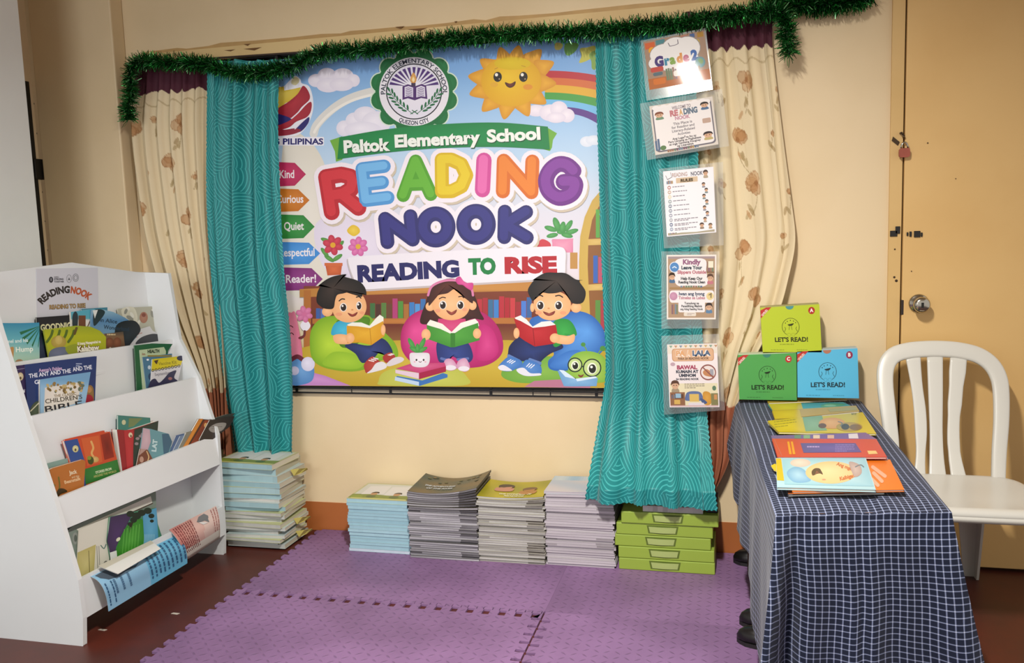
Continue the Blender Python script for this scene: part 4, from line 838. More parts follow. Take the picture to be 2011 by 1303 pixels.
def art(a):
    a.blob([(238, 610), (262, 604), (270, 630), (255, 645)], '#cdccb8', '#b9b8a4')
    for x, y, r in ((255, 625, 8), (300, 615, 9), (310, 628, 8), (268, 640, 7), (247, 612, 6), (318, 610, 6)): a.ell(x, y, r, r * .5, '#87887c', rot=x, n=10); a.ell(x + 4, y - 6, r * .8, r * .4, '#d2d2c6', rot=x * 2, n=10)
    a.ell(282, 624, 8, 11, '#9a6a52', '#a87a62'); a.ell(282, 619, 4, 4, '#7a3e2c')
flatbook('picture_book', 'grey leafy cover with small red brown figure, far end of the top tier', 'book', *T(T1, .004), [(232, 607), (262, 604), (302, 602), (320, 608), (316, 640), (312, 695), (245, 700)], .007, '#aaaa98', art, G1, edge='#c9c3a0')
def art(a):
    a.vgrad(178, 278, [(609, '#86aec2'), (630, '#4f7ea6'), (655, '#6c93ae'), (690, '#2c3a48')]); a.blob([(228, 640), (262, 630), (276, 648), (262, 668), (246, 688), (228, 690)], '#14181c', '#252c34')
    a.blob([(184, 612), (198, 608), (206, 614), (196, 630), (184, 640)], '#1c3034'); a.poly([(182, 610), (192, 609), (186, 626)], '#d4d8d4'); a.text('in Alice', 196, 632, 11, '#22384c', width=34, rot=.12); a.text('Wonderland', 203, 646, 11, '#1e3244', width=50, rot=.10)
flatbook('picture_book', 'blue story book bending over to the right, behind the lime green book', 'book', *T(T1, .019), [(180, 609), (200, 608), (222, 613), (245, 624), (264, 637), (276, 648), (268, 662), (256, 676), (246, 700), (176, 705)], .005, '#5d8bac', art, G1)
def art(a):
    a.blob([(276, 664), (300, 656), (320, 660), (336, 668), (312, 676), (268, 678)], '#33353a'); a.lines(254, 661, 26, 2, 5, '#b07a70', 1.6, -.3, 3)
flatbook('picture_book', 'pale curled page with dark smear at the right end of the top tier', 'book', *T(T1, .016), [(248, 676), (256, 660), (272, 648), (294, 641), (300, 650), (322, 662), (338, 668), (322, 676), (310, 690), (250, 692)], .004, '#c3c3c4', art, G1)
def art(a):
    a.vgrad(206, 246, [(655, '#5a4a3a'), (662, '#7a5c40'), (690, '#54382a')]); a.lines(210, 656, 28, 1, 4, '#c9b48a', 3)
    for x in (215, 230): a.ell(x, 673, 8, 10, '#6e3f2a', '#8a553a')
    a.poly([(208, 690), (216, 682), (226, 688), (238, 683), (244, 692)], '#cfc4b0')
flatbook('picture_book', 'small brown cover with two faces, in front of the blue story book', 'book', *T(T1, .026), [(205, 656), (242, 652), (248, 700), (208, 704)], .004, '#6a4a34', art, G1)
def art(a):
    a.vgrad(86, 208, [(640, '#8f9c26'), (660, '#a9ae1c'), (700, '#9a9e22')])
    for k in range(4): a.stroke([(92 + k * 14, 672), (100 + k * 14, 660), (103 + k * 14, 650)], 5, '#4d641e', True)
    a.stroke([(150, 645), (146, 656)], 5, '#5a4a20'); a.ell(115, 672, 15, 12, '#a08a3a', '#b8a452'); a.ell(115, 668, 7, 9, '#b8a258', '#c8b468'); a.blob([(96, 694), (108, 684), (130, 683), (136, 700), (130, 712), (100, 712)], '#5c6478', '#6e7690'); a.blob([(128, 684), (150, 676), (156, 690), (140, 700)], '#8a9428')
    a.text('Si Inang Mapagmahal na', 152, 678, 7, '#e3ddc6', bold=.05, width=46, rot=-.10); a.text('Kalabaw', 152, 692, 15, '#5a3416', bold=.13, width=44, rot=-.09); a.text('Kalabaw', 152, 691.5, 15, '#ebe6d6', bold=.04, width=43, rot=-.09)
flatbook('picture_book', 'lime green picture book titled Kalabaw with a straw hat figure, front of the top tier', 'book', *T(T1, .034), [(86, 648), (120, 644), (150, 640), (178, 642), (196, 650), (208, 662), (208, 720), (102, 732)], .005, '#a3aa20', art, G1)
# --- tier 2
def art(a):
    a.ell(40, 740, 6, 8, '#b8a888', '#d8d0b0'); a.ell(40, 743, 2, 3, '#5a4630', n=10); a.stroke([(30, 727), (48, 724)], 1, '#8a84a0', cap=False); a.stroke([(38, 768), (50, 766)], 1, '#8a84a0', cap=False)
flatbook('picture_book', 'dark purple story book with a small emblem, at the near end of the second tier', 'book', *T(T2, .004), [(8, 724), (50, 717), (56, 850), (36, 850)], .007, '#33264e', art, G2)
def art(a):
    a.text("Aesop's Fables", 76, 731, 9, '#c3a6c8', bold=.03, width=46, rot=-.10); a.text('THE ANT AND THE', 57, 743, 11.5, '#dfe2ee', bold=.02, width=83, rot=-.13); a.text('GRASSHOPPER', 68, 755, 11, '#dfe2ee', bold=.02, width=80, rot=-.13); a.text('AND THE', 143, 730, 11.5, '#dfe2ee', bold=.02, width=38, rot=-.13); a.lines(149, 714, 12, 2, 4, '#a8b4d0', 2)
    a.blob([(163, 778), (168, 762), (178, 757), (184, 768), (182, 800), (165, 800)], '#8a6a3c'); a.ell(174, 786, 9, 11, '#9c2634'); a.ell(175, 766, 5, 6, '#b08050'); a.blob([(56, 815), (64, 795), (76, 788), (80, 800), (76, 840), (58, 840)], '#3f4a3a', '#54604a'); a.stroke([(60, 808), (76, 792)], 2, '#c9c4a8')
flatbook('picture_book', "navy blue picture book titled THE ANT AND THE GRASSHOPPER on the second tier", 'book', *T(T2, .011), [(49, 717), (120, 708), (190, 700), (186, 800), (180, 815), (56, 845)], .008, '#1f3468', art, G2)
def art(a):
    a.vgrad(79, 178, [((746, 731), '#6d9cc0'), (762, '#8ab2d0'), (815, '#93b6d2')])
    a.poly([(88, 762), (160, 750), (152, 792), (86, 812)], '#d3cdc4', '#e0dad0')
    R_ = random.Random(2)
    for k in range(44): a.ell(92 + R_.uniform(0, 70), 762 - R_.uniform(-12, 8) - .13 * 40 + 2, R_.uniform(2, 4.5), R_.uniform(1.5, 3.5), R_.choice(['#8a7040', '#a8925c', '#6e5830', '#b8a470', '#5f6a58']), rot=R_.uniform(0, 3), n=8)
    a.text('THE CLASSIC', 106, 781, 7.5, '#8a7a5c', width=44, rot=-.12); a.text("CHILDREN'S", 89, 793, 12, '#3a3428', bold=.01, width=73, rot=-.13); a.text('BIBLE', 89, 811, 18, '#2b2a2e', bold=.01, width=74, rot=-.16)
flatbook('picture_book', "light blue book titled THE CLASSIC CHILDREN'S BIBLE, leaning in front of the navy one", 'book', *T(T2, .026), [(79, 746), (130, 738), (178, 731), (163, 820), (79, 838)], .012, '#84accb', art, G2)
flatbook('folder', 'dark green folder behind the HEALTH booklet on the second tier', 'folder', *T(T2, .003), [(264, 679), (300, 675), (339, 676), (330, 690), (326, 770), (270, 785)], .004, '#1f5836', None, G2)
def art(a): a.text('HEALTH', 290, 694, 9, '#22301e', bold=.05, width=23, rot=-.06); a.text('in', 279, 698, 7, '#8a4a3a', width=6); a.lines(281, 706, 30, 3, 5, '#7a8a74', 1.2, -.1)
flatbook('booklet', 'pale green HEALTH booklet against the dark green folder', 'booklet', *T(T2, .008), [(274, 688), (322, 682), (326, 690), (322, 770), (282, 785)], .004, '#aebf9c', art, G2)
def art(a): a.ell(290, 707, 2.5, 2, '#e0e4e8'); a.ell(293, 722, 3, 4, '#b8c8d4'); a.ell(296, 740, 5, 7, '#26405c'); a.rect(290, 698, 337, 701, '#8a7a3a')
flatbook('booklet', 'slate blue booklet between the HEALTH booklet and the yellow notebook', 'booklet', *T(T2, .014), [(280, 702), (338, 695), (334, 770), (290, 785)], .004, '#46708c', art, G2)
def art(a):
    a.poly([(299, 706), (361, 699), (355, 718), (297, 729)], '#c8b81c', '#d2c42c'); a.ell(355, 704, 8, 5, '#2a2a44')
    for k in range(9): a.ring(300 + k * 6.4, 728 - k * 1.1, 2.2, 1.2, '#2a2a30', 12)
    a.poly([(302, 709), (311, 707), (308, 716), (305, 714)], '#4a3426'); a.text('Vaccine Kit', 311, 718, 9, '#8f8320', width=36, rot=-.1); a.text('September', 304, 739, 8, '#8a8890', width=32, rot=-.14)
    a.blob([(294, 752), (304, 744), (312, 752), (322, 744), (332, 733), (346, 728), (342, 742), (350, 752), (345, 780), (292, 780)], '#33304e'); a.ell(334, 744, 4, 3, '#a06a6a')
flatbook('spiral_notebook', 'small spiral notebook, yellow above white with dark blot, right end of second tier', 'notebook', *T(T2, .021), [(299, 706), (361, 699), (346, 765), (294, 785)], .005, '#cfcdd2', art, G2)
# --- tier 3
flatbook('picture_book', 'grey green book behind the orange brown beanstalk book', 'book', *T(T3, .003), [(83, 914), (136, 900), (140, 960), (98, 985)], .006, '#7c9790', None, G3)
flatbook('picture_book', 'thin orange red book standing behind the goose cover on the third tier', 'book', *T(T3, .003), [(127, 864), (205, 846), (222, 930), (140, 945)], .006, '#b8452a', None, G3)
def art(a):
    a.poly([(126, 867), (152, 862), (166, 905), (170, 965), (150, 960), (138, 905)], '#2f4a86'); a.ell(148, 882, 6, 7, '#b9b27c', '#d8d2a0'); a.ell(148, 884, 2, 3, '#5a4630', n=8)
    a.poly([(159, 862), (194, 856), (201, 908), (171, 916)], '#c25a30'); a.poly([(197, 855), (215, 850), (224, 898), (205, 904)], '#8a2a1c', '#6a1f18'); a.stroke([(179, 868), (183, 880), (180, 892), (190, 905)], 4, '#d0a060', True); a.ell(186, 903, 8, 6, '#b89050', '#cfae70'); a.ell(178, 905, 6, 8, '#3f4a20'); a.ell(175, 900, 4, 4, '#7a8a30')
    a.poly([(165, 922), (230, 903), (236, 930), (168, 952)], '#2c6e2e', '#357a36'); a.text('STORIES FROM', 188, 931, 6.5, '#c9d4b0', bold=.03, width=32, rot=-.25); a.text('AROUND THE WORLD', 184, 939, 6, '#b0ac6a', width=46, rot=-.25); a.poly([(170, 952), (236, 930), (238, 950), (176, 970)], '#a85a34')
flatbook('picture_book', 'orange red story book with a goose, blue spine and green title band, on third tier', 'book', *T(T3, .012), [(126, 867), (152, 862), (207, 850), (216, 848), (237, 930), (238, 950), (176, 972), (160, 972), (138, 905)], .012, '#bb4829', art, G3)
def art(a):
    a.stroke([(115, 938), (117, 955), (114, 968)], 3, '#6a6428', True); a.ell(105, 954, 4, 3, '#7a6424'); a.blob([(108, 978), (114, 962), (124, 960), (132, 966), (118, 972), (112, 982)], '#3a2c14')
    a.text('Jack', 136, 933, 11, '#dcc9a8', bold=.03, width=16, rot=-.2); a.text('and the', 141, 940, 6, '#d0b48c', width=15, rot=-.2); a.text('Beanstalk', 127, 951, 9, '#dcb88c', bold=.03, width=33, rot=-.25)
flatbook('picture_book', 'orange brown book with a beanstalk picture, front of the third tier', 'book', *T(T3, .026), [(98, 923), (104, 920), (163, 903), (168, 907), (163, 985), (106, 1005)], .010, '#ab682e', art, G3)
def art(a): a.ell(243, 830, 4, 5, '#b8b890'); a.poly([(253, 822), (280, 822), (262, 838), (252, 840)], '#6a7a50')
flatbook('picture_book', 'dark teal book behind the thick red book on the third tier', 'book', *T(T3, .002), [(232, 816), (295, 821), (300, 900), (232, 905)], .006, '#3a746a', art, G3)
def art(a):
    a.poly([(264, 844), (311, 827), (309, 852), (296, 870), (262, 925), (261, 890)], '#26332c', '#33443a'); a.poly([(243, 846), (262, 843), (261, 925), (250, 932)], '#a52a30', '#b23438'); a.ell(256, 855, 4, 5, '#d0c0a0'); a.ell(257, 857, 1.6, 2.6, '#5a3a2a', n=8)
    for x, y in ((270, 862), (276, 857), (268, 872), (280, 853)): a.ell(x, y, 4, 3, '#8a7c80', n=9)
flatbook('story_book', 'thick red spined story book with dark cover, tallest in the middle of the third tier', 'book', *T(T3, .022), [(230, 844), (252, 846), (311, 827), (309, 852), (298, 880), (266, 940), (244, 950)], .026, '#8a2228', art, G3, edge='#cfccc4')
def art(a):
    a.poly([(281, 841), (294, 844), (296, 868), (290, 885), (276, 884)], '#b59aa4', '#c4aab2'); a.poly([(318, 853), (330, 852), (338, 868), (328, 897), (322, 898)], '#3d6076'); a.text('LAT', 306, 888, 12, '#b9d2d4', bold=.06, width=24, rot=-1.45)
flatbook('picture_book', 'grey teal book with pale pink edge and upright pale letters, right of the red book', 'book', *T(T3, .026), [(281, 841), (296, 843), (332, 853), (338, 868), (327, 915), (268, 925)], .008, '#63929a', art, G3)
def art(a): a.ell(278, 903, 4, 6, '#b08a78'); a.stroke([(288, 887), (292, 898), (289, 908)], 2.2, '#c9a878', True); a.poly([(276, 882), (288, 883), (272, 896)], '#a88a80')
flatbook('booklet', 'small brown booklet low in front of the thick red book', 'booklet', *T(T3, .030), [(275, 882), (290, 884), (302, 906), (300, 925), (264, 935)], .004, '#6e4030', art, G3)
for i, (q, c, l) in enumerate((([(330, 893), (346, 856), (362, 852), (344, 905), (328, 915)], '#4a6288', 'blue booklet'), ([(338, 890), (354, 857), (368, 853), (352, 900), (334, 910)], '#6a7e98', 'grey blue booklet'), ([(348, 887), (366, 850), (384, 845), (364, 895), (344, 905)], '#7c7a6c', 'olive grey booklet'))):
    flatbook('booklet', ['slanted blue booklet, leftmost of three leaning beside the grey teal book', 'slanted grey blue booklet, middle of three leaning beside the grey teal book', 'slanted olive grey booklet, rightmost of three beside the orange leaning book'][i], 'booklet', *T(T3, .022 + .004 * i), q, .004, c, None, G3)
def art(a): a.poly([(356, 884), (391, 823), (399, 823), (365, 882)], '#c27a2c', '#cf8836'); a.poly([(370, 879), (402, 826), (414, 826), (386, 872)], '#8a3a1e', '#6a2a18'); a.ell(404, 836, 3.5, 5, '#d0a060')
flatbook('picture_book', 'orange spined book leaning far right at the end of the third tier', 'book', *T(T3, .030), [(356, 884), (391, 823), (412, 825), (440, 822), (400, 880), (350, 905)], .008, '#4a2a20', art, G3)
def art(a): a.blob([(410, 842), (425, 832), (444, 832), (436, 846), (418, 850)], '#8a8682', '#9a9690'); a.lines(415, 838, 22, 2, 4, '#5a5652', 1)
flatbook('picture_book', 'dark book fanned outward beyond the far end of the third tier', 'book', *T(T3, .038), [(392, 864), (412, 826), (440, 821), (461, 818), (452, 838), (428, 856), (396, 880)], .006, '#2e2624', art, G3)
flatbook('booklet', 'thin white edged booklet sticking up behind the dark fanned book', 'booklet', *T(T3, .024), [(400, 850), (414, 824), (446, 814), (462, 812), (446, 830), (410, 870)], .005, '#3a3c38', None, G3)
# --- tier 4
def art(a): a.poly([(150, 1040), (296, 975), (299, 988), (160, 1050)], '#d8d6cc'); a.stroke([(160, 1050), (300, 989)], 2, '#4a3830', cap=False); a.ell(148, 1058, 6, 12, '#8a928a'); a.ell(148, 1058, 3, 7, '#5a645c')
flatbook('workbook', 'large grey green workbook at the back of the bottom tier, only its top edge showing', 'book', *T(T4, .002), [(128, 1048), (140, 1036), (290, 972), (306, 966), (310, 1080), (160, 1160)], .006, '#76857a', art, G4)
def art(a):
    a.poly([(152, 1086), (188, 1070), (184, 1130), (150, 1150)], '#b3a967', '#c4bb80'); a.stroke([(174, 1082), (176, 1128)], 1.2, '#6a6238', cap=False)
    for k in range(2): a.stroke([(190 + k * 4, 1073), (192 + k * 4, 1118)], 1.3, '#8a8a80', cap=False)
    a.stroke([(198, 1072), (204, 1078), (208, 1070)], 2, '#5a7a70', True); a.ell(208, 1110, 5, 8, '#6a6a62')
flatbook('worksheet', 'cream and yellow worksheet at the near end of the bottom tier', 'worksheet', *T(T4, .012), [(155, 1042), (185, 1028), (219, 1015), (213, 1130), (148, 1165)], .003, '#cfcdc0', art, G4)
def art(a):
    a.poly([(217, 1016), (262, 1006), (245, 1040), (228, 1075), (222, 1110), (210, 1062)], '#3c2b4c', '#4a3460'); a.blob([(228, 1078), (248, 1035), (268, 1020), (282, 1026), (284, 1070), (260, 1094), (232, 1100)], '#2f7a22', '#4a9a32'); a.poly([(280, 1008), (307, 998), (311, 1060), (300, 1078), (284, 1080)], '#4f94b8', '#62a6c8')
    for k in range(9): a.stroke([(284 + k * 2.4, 1050), (282 + k * 2.6, 1072)], 1, '#8abcd0', cap=False)
    for x, y, r in ((256, 1010, 8), (268, 1014, 9), (278, 1008, 8), (290, 1004, 8), (297, 1014, 6), (298, 1024, 4), (255, 1030, 5), (262, 1022, 7)): a.ell(x, y, r, r * .8, '#1d2a1c', n=12)
    a.poly([(254, 1028), (262, 1026), (254, 1048)], '#2a2416'); a.ell(232, 1060, 5, 3, '#d0d4b8', rot=-.8)
    for k in range(6): a.stroke([(244 + k * 6, 1040 - k * 2), (240 + k * 6, 1088 - k * 2)], 1, '#66b04a', cap=False)
flatbook('picture_book', 'large picture book with green grass, purple shade and blue sky, middle of bottom tier', 'book', *T(T4, .022), [(216, 1016), (262, 1006), (307, 998), (310, 1030), (318, 1054), (318, 1090), (224, 1135), (212, 1062)], .006, '#3f7f62', art, G4)
tg = flatbook('bookmark', 'small white paper tab sticking out of the grassy picture book', 'bookmark', *T(T4, .030), [(217, 1086), (229, 1082), (231, 1105), (219, 1112)], .002, '#d4d8d4', None)
# --- booklets bent over the lowest board
def bent(name, label, fpx, fX, nu, nv, colf, thick=.004, extra=None, group=G4, back='#c8ccd0'):
    g = lambda u, v: hX(*fpx(u, v), fX(u, v)); c = g(.5, 1); root = thing(name, label, 'booklet', (c.x, c.y, c.z), group)
    b = MB(); b.grid(g, nu, nv); i = 0
    for v in range(nv):
        for u in range(nu): b.c[i] = [lin(colf((u + .5) / nu, (v + .5) / nv))] * 4; i += 1
    if extra: extra(b, g)
    b.build('cover', COVER, root, smooth=True)
    p = MB(); p.grid(lambda u, v: g(.01 + .98 * u, .01 + .98 * v) + V((-.0022, 0, -.0022)), nu, nv, '#d8d8d2'); p.build('pages', PAPER, root, smooth=True, solid=.003); return root
def lerp2(a, b, t): return (a[0] + (b[0] - a[0]) * t, a[1] + (b[1] - a[1]) * t)
def bl(q, u, v): return lerp2(lerp2(q[0], q[1], u), lerp2(q[3], q[2], u), v)
def words(b, g, u0, v0, u1, v1, n, col, seed, alongv=False):
    R = random.Random(seed)
    for k in range(n):
        t = k / max(1, n - 1); x = 0
        while x < .94:
            L = min(R.uniform(.06, .18), .97 - x); c_ = []
            for p, q in ((x, 0), (x + L, 0), (x + L, .45), (x, .45)):
                s_ = t * .98 + q / n * .9
                uu, vv = (u0 + (u1 - u0) * s_, v0 + (v1 - v0) * p) if alongv else (u0 + (u1 - u0) * p, v0 + (v1 - v0) * s_)
                c_.append(g(uu, vv) + V((.0012, 0, .0012)))
            b.add(c_, [(0, 1, 2, 3)], col); x += L + .03
def bpx(u, v):
    top = lerp2((176, 1133), (345, 1049), u); mid = lerp2((200, 1150), (360, 1075), u); bot = lerp2((213, 1202), (368, 1107), u)
    a, c = (1 - v) ** 2, v * v; k = 2 * v * (1 - v); return tuple(a * top[i] + k * (mid[i] + (8 if i == 0 else -10)) + c * bot[i] for i in (0, 1))
def bext(b, g):
    words(b, g, .56, .12, .98, .92, 9, '#2f5a80', 4, True); words(b, g, .03, .45, .10, .95, 2, '#2a5478', 6, True); words(b, g, .13, .45, .30, .8, 3, '#4a7090', 8, True)
    q = [g(u, v) + V((.001, 0, .001)) for u, v in ((.03, .08), (.18, .05), (.36, .06), (.52, .16), (.50, .30), (.42, .42), (.3, .40), (.2, .45), (.10, .40), (.04, .25))]
    b.add(q, [tuple(range(10))], '#4a5663')
bent('booklet', 'light blue story booklet with print, bent over the lowest board of the shelf', bpx, lambda u, v: -.828 + .05 * math.sin(min(1, v * 1.25) * 1.9), 24, 14, lambda u, v: '#62a9cc' if u > .55 else '#86b4d2', extra=bext)
def wpx(u, v): return bl([(193, 1112), (296, 1062), (316, 1078), (232, 1128)], u, v)
bent('booklet', 'white open leaf curling over the light blue booklet', wpx, lambda u, v: -.80 + .035 * v - .02 * (1 - v) ** 2, 12, 6, lambda u, v: '#cfcfcb' if v > .35 else '#b8b4a4')
def ppx(u, v):
    top = lerp2((332, 1041), (424, 994), u); bot = lerp2((369, 1099), (432, 1057), u); lf = lerp2((346, 1062), (428, 1020), u)
    a, c, k = (1 - v) ** 2, v * v, 2 * v * (1 - v); return tuple(a * top[i] + k * (lf[i] + (6 if i == 0 else -3)) + c * bot[i] for i in (0, 1))
def pext(b, g):
    words(b, g, .05, .05, .42, .9, 9, '#7a3a3a', 14, True); words(b, g, .86, .05, .97, .8, 3, '#9a5a56', 15, True)
    q = [g(u, v) + V((.001, 0, .001)) for u, v in ((.52, .22), (.6, .08), (.72, .06), (.78, .2), (.76, .42), (.68, .3), (.58, .28))]; b.add(q, [tuple(range(7))], '#6f6e70'); q = [g(u, v) + V((.0016, 0, .0016)) for u, v in ((.54, .26), (.62, .3), (.74, .42), (.62, .40))]; b.add(q, [tuple(range(4))], '#cfcac8')
bent('booklet', 'pink story booklet rolled over the lowest board, at the far end of the shelf', ppx, lambda u, v: -.835 + .052 * math.sin(v * 2.6), 22, 14, lambda u, v: ['#bf7f78', '#c69288', '#cfa9a0', '#d3b9b0', '#cfb3aa'][min(4, int((u + .12 * v) * 4.4))], extra=pext)
# ================================================================== STACKS ON THE FLOOR
ORD = ['topmost', 'second', 'third', 'fourth', 'fifth', 'sixth', 'seventh', 'eighth', 'ninth', 'tenth', 'eleventh', 'twelfth', 'thirteenth', 'fourteenth', 'fifteenth', 'sixteenth', 'seventeenth', 'eighteenth', 'nineteenth', 'twentieth']
TENS = {20: 'twenty', 30: 'thirty', 40: 'forty'}
def ordinal(k):
    if k < 20: return ORD[k]
    t, u = divmod(k + 1, 10); return {20: 'twentieth', 30: 'thirtieth', 40: 'fortieth'}[t * 10] if u == 0 else TENS[t * 10] + '-' + ['', 'first', 'second', 'third', 'fourth', 'fifth', 'sixth', 'seventh', 'eighth', 'ninth'][u]
PAGE = vmat(.65, .3)
def stackbook(name, label, group, c, w, d, t, rot, edgef, sidecol, covcol, bend=0., topf=None, art=None, nx=12, tilt=0., dz=None):
    """one lying book: pages block with printed edges, thin covers; bend lifts its left and right ends"""
    root = thing(name, label, 'book', c, group); cr, sr = math.cos(rot), math.sin(rot)
    def pt(u, v, h):
        x, y = (u - .5) * w, (v - .5) * d
        z = h + bend * ((u - .5) * 2) ** 2 * (.55 + .45 * v) + tilt * (u - .5) * w + (dz(u, v) if dz else 0); return V((c[0] + x * cr - y * sr, c[1] + x * sr + y * cr, c[2] + z))
    b = MB(); us = [i / nx for i in range(nx + 1)]; e = .0008
    for i in range(nx):
        a0, a1 = us[i], us[i + 1]
        b.add([pt(a0, .004, e), pt(a1, .004, e), pt(a1, .004, t - e), pt(a0, .004, t - e)], [(0, 1, 2, 3)], edgef((a0 + a1) / 2))
        b.add([pt(a0, .996, e), pt(a1, .996, e), pt(a1, .996, t - e), pt(a0, .996, t - e)], [(3, 2, 1, 0)], sidecol)
    for u, fl in ((.004, 0), (.996, 1)):
        q = [pt(u, 0.004, e), pt(u, .996, e), pt(u, .996, t - e), pt(u, .004, t - e)]; b.add(q, [(0, 1, 2, 3) if fl else (3, 2, 1, 0)], sidecol)
    b.build('pages', PAGE, root)
    k = MB(); ny = 14 if topf else 3; n2 = 26 if topf else nx
    for h in (t - e, 0):
        for j in range(ny):
            for i in range(n2):
                u0, u1, v0, v1 = i / n2, (i + 1) / n2, j / ny, (j + 1) / ny; col = topf((u0 + u1) / 2, (v0 + v1) / 2) if topf and h else covcol
                k.add([pt(u0, v0, h), pt(u1, v0, h), pt(u1, v1, h), pt(u0, v1, h), pt(u0, v0, h + e), pt(u1, v0, h + e), pt(u1, v1, h + e), pt(u0, v1, h + e)],
                      [(3, 2, 1, 0), (4, 5, 6, 7)] + ([(0, 1, 5, 4)] if j == 0 else []) + ([(2, 3, 7, 6)] if j == ny - 1 else []) + ([(3, 0, 4, 7)] if i == 0 else []) + ([(1, 2, 6, 5)] if i == n2 - 1 else []), col)
    if art: art(Art(k, lambda x, y: pt(x, 1 - y, t), (0, 0, 1), base=.0004))
    k.build('cover', COVER, root); return root
def hexmix(a, b, t): return mixc(lin(a), lin(b), max(0, min(1, t)))
R5 = random.Random(21)
def stack(n, x0, x1, yf, dep, ztop, spec, where, group, grow=None):
    """spec(k, n): dict for the k-th book from the top"""
    z = .0083; items = [spec(n - 1 - i, n) for i in range(n)]; tot = sum(q['t'] for q in items); s = (ztop - z) / tot
    for i, q in enumerate(items):
        k = n - 1 - i; t = q['t'] * s; w = (x1 - x0) * q.get('w', 1)
        lab = f"{q['look']}, {ordinal(k)} from top in {where}" if k else f"{q['look']}, topmost of {where}"
        stackbook('workbook', lab, group, ((x0 + x1) / 2 + q.get('dx', R5.uniform(-.005, .005)), yf + dep / 2 + q.get('dy', R5.uniform(-.005, .005)), z), w, dep * q.get('d', 1), t - .0003, q.get('rot', R5.uniform(-.012, .012)), q['edge'], q.get('side', '#c9c6bc'), q['cov'], q.get('bend', 0), q.get('topf'), q.get('art'), tilt=q.get('tilt', 0))
        z += t
def classart(a):
    a.rect(0, 0, 1, 1, '#b9b98a'); a.rect(.03, .05, .97, .8, '#c9cbc4'); a.poly([(0, .72), (.3, .68), (.6, .74), (1, .7), (1, .92), (0, .95)], '#7d8a3c')
    for x, c in ((.34, '#2a2018'), (.72, '#2e2a26')):
        a.poly([(x - .22, .2), (x + .12, .14), (x + .16, .66), (x - .2, .72)], '#d8d6d4'); a.ell(x, .66, .055, .09, '#b88a62', n=14); a.blob([(x - .06, .62), (x - .02, .54), (x + .05, .55), (x + .07, .64), (x + .02, .60)], c); a.ell(x, .82, .08, .08, '#5a6a3a', n=12)
    a.poly([(.05, .93), (.95, .92), (.95, .97), (.05, .98)], '#c9c77c'); a.ell(.12, .86, .10, .07, '#8a9a3a', n=12)
# leftmost stack: blue edged above, white edged below, jagged with yellow slips
def sp1(k, n):
    blue = k < 9 and k not in (6,); c = hexmix('#8fb0b6', '#a3c0c4', R5.random()) if blue else hexmix('#b3b3ac', '#c6c5bf', R5.random())
    mid = 5 <= k <= 10; big = k in (1, 4, 9)
    return dict(t=R5.uniform(1.2, 1.9) if k < 6 else R5.uniform(.8, 1.4), look='blue edged textbook' if blue else 'white edged textbook', edge=lambda u, c=c: mixc(c, lin('#70807e'), .12 * R5.random() + (.1 if u > .9 else 0)), side=hexmix('#a9a48f', '#c4c0ae', R5.random()), cov='#b9bd8c' if (k in (0, 9, 11) or not k % 4) else '#b4c3c2', w=R5.uniform(.86, .97), d=R5.uniform(.90, 1.0),
                dx=(-.012 if k < 2 else (.008 if k in (2, 3, 4, 5) else R5.uniform(-.012, .016))), dy=R5.uniform(-.012, .012), rot=R5.uniform(-.075, .075) + (.04 if 5 < k < 11 else 0), art=classart if k == 0 else None)
zt = hY(445, 908, -.27).z
stack(19, -.882, -.592, -.278, .225, zt, sp1, 'the tall stack beside the shelf', 'textbooks stacked beside the white shelf')
for i, (px, py, l) in enumerate(((594, 1047, 'yellow torn slip hanging low from the stack beside the shelf'), (590, 1022, 'yellow torn slip in the middle of the stack beside the shelf'), (584, 927, 'yellow torn slip near the top of the stack beside the shelf'))):
    p = hX(px, py, -.585) if False else hit(px, py, (-.578, -.2, 0), (1, -.25, 0)); b = MB()
    b.prism([p + V(q) for q in ((-.02, -.02, .012), (.012, -.005, .014), (.03, .03, .008), (.022, .05, -.004), (.008, .02, -.012), (-.012, -.01, -.016))], (0, 0, .0012), '#b9ad5c'); tag(b.build('paper_slip', PAGE, loc=tuple(p), fixn=True), l, 'paper slip', 'yellow slips in the textbook stack')
# blue stack
def sp2(k, n):
    w = k >= n - 1; c = hexmix('#8db4c2', '#a6c8d2', R5.random()) if not w else lin('#c0ccd8')
    return dict(t=R5.uniform(.9, 1.3), look='blue edged textbook' if not w else 'white edged textbook', edge=lambda u, c=c: mixc(c, lin('#7fa0ac'), .18 * R5.random()), side='#b4c6ca', cov='#bcc9a8' if k == 0 else '#9fbcc4', art=classart if k == 0 else None, w=R5.uniform(.965, 1.0), dx=R5.uniform(-.005, .005), dy=R5.uniform(-.004, .004), rot=R5.uniform(-.006, .006))
zt = hY(700, 980, -.235).z
stack(16, -.318, -.048, -.236, .215, zt, sp2, 'the short blue stack', 'textbooks in the short blue stack')
